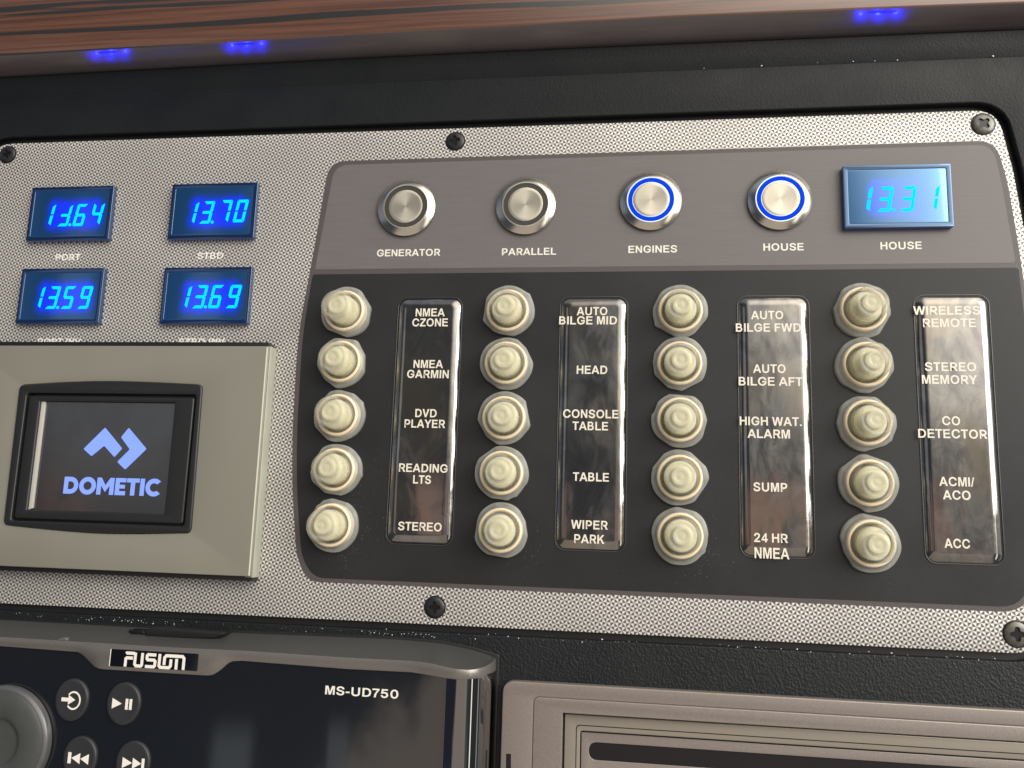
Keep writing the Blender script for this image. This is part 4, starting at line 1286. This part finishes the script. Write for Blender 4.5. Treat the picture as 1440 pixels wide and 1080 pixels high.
def key(x, y, name, icons):
    c = px(x, y, WK + 1.0)
    rx, ry = 6.1, 7.0
    me = lathe((0, 0), [(1.06, -0.2), (1.06, 0.06), (1.0, 0.08)], 56, w0=0)
    def ell(prof):
        V, F = [], []
        n = 64
        for r_, h_ in prof:
            for i in range(n):
                a = 2 * math.pi * i / n
                V.append((c[0] + rx * r_ * math.cos(a), c[1] + ry * r_ * math.sin(a), WK + h_))
        for k in range(len(prof) - 1):
            for i in range(n):
                j = (i + 1) % n
                F.append((k * n + i, k * n + j, (k + 1) * n + j, (k + 1) * n + i))
        F.append(tuple((len(prof) - 1) * n + i for i in range(n)))
        return mesh_of(V, F, True, 60)
    kx = link(name, ell([(1.0, 0.0), (1.0, 0.7), (0.97, 0.95), (0.92, 1.05), (0.80, 1.0), (0.5, 0.9), (0.1, 0.88)]), M['key'], ST)
    loops = [[(c[0] + p[0], c[1] + p[1]) for p in L] for L in icons]
    plate('icon', loops, WK + 1.06, WK + 1.10, M['icon'], kx)


ring_o = arc(0.9, -0.1, 2.75, 3.1, -140, 140, 28)
ring_i = arc(0.9, -0.1, 2.2, 2.5, -140, 140, 28)
arrow = [(-3.6, -0.55), (-1.0, -0.55), (-1.0, -1.6), (1.6, 0.1), (-1.0, 1.7), (-1.0, 0.7), (-3.6, 0.7)]
key(100, 984.4, 'source_key', [ring_o + ring_i[::-1], rounded(arrow, 0.15)])
key(173, 989.8, 'play_key', [[(-4.0, -1.75), (-0.4, 0.05), (-4.0, 1.75)], [(0.9, -1.8), (1.9, -1.8), (1.9, 1.75), (0.9, 1.75)], [(2.35, -1.8), (3.35, -1.8), (3.35, 1.75), (2.35, 1.75)]])
key(111.5, 1066, 'previous_key', [[(-4.2, -1.9), (-3.0, -1.9), (-3.0, 1.7), (-4.2, 1.7)], [(-2.9, -0.1), (0.3, -1.9), (0.3, 1.6)], [(0.4, -0.2), (3.5, -1.9), (3.5, 1.5)]])
key(186, 1073, 'next_key', [[(-3.6, -1.8), (0.0, 0.0), (-3.6, 1.7)], [(0.1, -1.8), (3.3, 0.0), (0.1, 1.7)], [(3.4, -1.8), (4.4, -1.8), (4.4, 1.7), (3.4, 1.7)]])

# ------------------------------------------------------------------ disc drive front
DR = thing('disc_drive', 'champagne coloured slot loading disc drive front at the lower right', 'disc drive', (*px(1000, 1060), 0))
WC = 4.5
o0 = px(706, 963, WC)
o_top = px(1250, 986.5, WC)[1]
o_l = px(704.5, 1040, WC)[0]
far, low = px(1620, 1060, WC)[0], -150.0
vt1 = px(1080, 978.8, WC)[1]
l1 = (px(749, 1040, WC)[0], px(1080, 999.8, WC)[1])
r1 = (px(790.5, 1040, WC)[0], px(1080, 1020.8, WC)[1])
plate('outer_frame', [rounded([(o_l, low), (far, low), (far, vt1), (o_l, vt1)], [0, 0, 0, 4.2]),
                      rounded([(l1[0], low + 2), (l1[0], l1[1]), (far - 2, l1[1]), (far - 2, low + 2)], [0, 2.2, 0, 0])], 0.3, WC, M['champagne'], DR, bevel=0.45, seg=3)
plate('inner_frame', [rounded([(l1[0] - 0.02, low + 2), (far - 2, low + 2), (far - 2, l1[1] + 0.02), (l1[0] - 0.02, l1[1] + 0.02)], [0, 0, 0, 2.2]),
                      [(r1[0], low + 4), (r1[0], r1[1]), (far - 4, r1[1]), (far - 4, low + 4)]], 0.3, WC + 0.15, M['champagne'], DR, bevel=0.4, seg=3)
W2 = 2.6
q0 = (px(795, 1040, W2)[0], px(1080, 1022.5, W2)[1])
q1 = (px(815.5, 1050, W2)[0], px(1080, 1045, W2)[1])
plate('frame_gap', [[(r1[0] - 1, low + 3), (far - 3, low + 3), (far - 3, r1[1] + 1), (r1[0] - 1, r1[1] + 1)]], 1.32, 1.4, M['slot'], DR)
plate('drive_frame', [[(q0[0] - 0.3, low + 5), (far - 5, low + 5), (far - 5, q0[1] + 0.2), (q0[0] - 0.3, q0[1] + 0.2)],
                      rounded([(q1[0], low + 7), (q1[0], q1[1]), (far - 7, q1[1]), (far - 7, low + 7)], [0, 1.0, 0, 0])], 1.42, W2, M['champagne_in'], DR, bevel=0.35)
g0 = (px(809.5, 1050, W2)[0], px(1080, 1036.3, W2)[1])
plate('drive_groove', [rounded([(g0[0], low + 6), (g0[0], g0[1]), (far - 6, g0[1]), (far - 6, low + 6)], [0, 1.4, 0, 0]),
                       rounded([(g0[0] + 0.3, low + 6.3), (g0[0] + 0.3, g0[1] - 0.3), (far - 6.3, g0[1] - 0.3), (far - 6.3, low + 6.3)], [0, 1.2, 0, 0])[::-1]], W2, W2 + 0.02, M['slot'], DR)
W3 = 2.0
s0 = (px(828, 1060, W3)[0], px(1080, 1060.3, W3)[1])
sh = px(835, 1048.5, W3)[1] - px(835, 1073.5, W3)[1]
plate('fascia', [[(q1[0] + 0.4, low + 7.5), (far - 7.5, low + 7.5), (far - 7.5, q1[1] - 0.5), (q1[0] + 0.4, q1[1] - 0.5)],
                 rounded([(s0[0], s0[1] - sh), (far - 12, s0[1] - sh), (far - 12, s0[1]), (s0[0], s0[1])], [sh * 0.55, 0, 0, sh * 0.55])[::-1]], 1.50, W3, M['champagne'], DR, bevel=0.15)
plate('disc_slot', [[(s0[0] - 1, s0[1] - sh - 1), (far - 11, s0[1] - sh - 1), (far - 11, s0[1] + 1), (s0[0] - 1, s0[1] + 1)]], 1.44, 1.49, M['slot'], DR)
rs = P([(711.7, 1060), (718.6, 1060), (718.6, 1110), (711, 1110)], WC)
plate('reset_slot', [rounded(rs, 0.3)], WC - 0.1, WC + 0.02, M['slot'], DR)

# ------------------------------------------------------------------ dust along the edges of the recess
random.seed(5)
V, F = [], []


def speck(x, y, w, r):
    c = px(x, y, w)
    b0 = len(V)
    n = 6
    ph = random.random() * 6
    for i in range(n):
        a = 2 * math.pi * i / n + ph
        rr = r * random.uniform(0.5, 1.3)
        V.append((c[0] + rr * 1.3 * math.cos(a), c[1] + rr * math.sin(a), w))
    V.append((c[0], c[1], w + r * 0.6))
    for i in range(n):
        F.append((b0 + i, b0 + (i + 1) % n, b0 + n))


botline = lambda x: interp([0, 360, 720, 1080, 1435], [858, 874, 892, 909, 925], x)
for k in range(95):
    x = random.choice((random.uniform(0, 700), random.gauss(170, 60), random.gauss(560, 60)))
    speck(x, botline(x) + random.gauss(7, 2.2), WD + 0.02, random.choice((0.06, 0.08, 0.1, 0.17)))
for k in range(55):
    x = random.uniform(640, 1440)
    speck(x, botline(x) + abs(random.gauss(3, 3)), WD + 0.02, random.choice((0.07, 0.1, 0.14, 0.2)))
for x, y, r in ((1071, 92.5, 0.35), (1396, 79, 0.35), (990, 96, 0.15), (1150, 88, 0.15), (1200, 86.3, 0.2), (1262, 84.5, 0.22), (1230, 85.5, 0.15)):
    speck(x, y, WD + 0.3, r)
for k in range(150):
    bi = random.choice(((0, 3), (0, 4), (1, 4), (2, 4), (2, 4), (0, 4)))
    a = random.gauss(-0.6, 0.5)
    rr = 10.5 + abs(random.gauss(0, 4))
    u, v = BU[bi[0]] + rr * math.cos(a), BV[bi[1]] + rr * math.sin(a)
    if any(math.hypot(u - p, v - q) < 10 for p in BU for q in BV) or any(s - 0.5 < u < s + SW + .5 for s in SU) or v < -22:
        continue
    b0 = len(V)
    rad_ = random.choice((0.035, 0.045, 0.06))
    for i in range(5):
        an = 2 * math.pi * i / 5
        V.append((u + rad_ * math.cos(an), v + rad_ * math.sin(an), 0.11))
    V.append((u, v, 0.11 + rad_ * 0.5))
    for i in range(5):
        F.append((b0 + i, b0 + (i + 1) % 5, b0 + 5))
tag(link('dust', mesh_of(V, F, False), M['dust']), 'white dust specks along the recess edge and round the boots', kind='stuff')
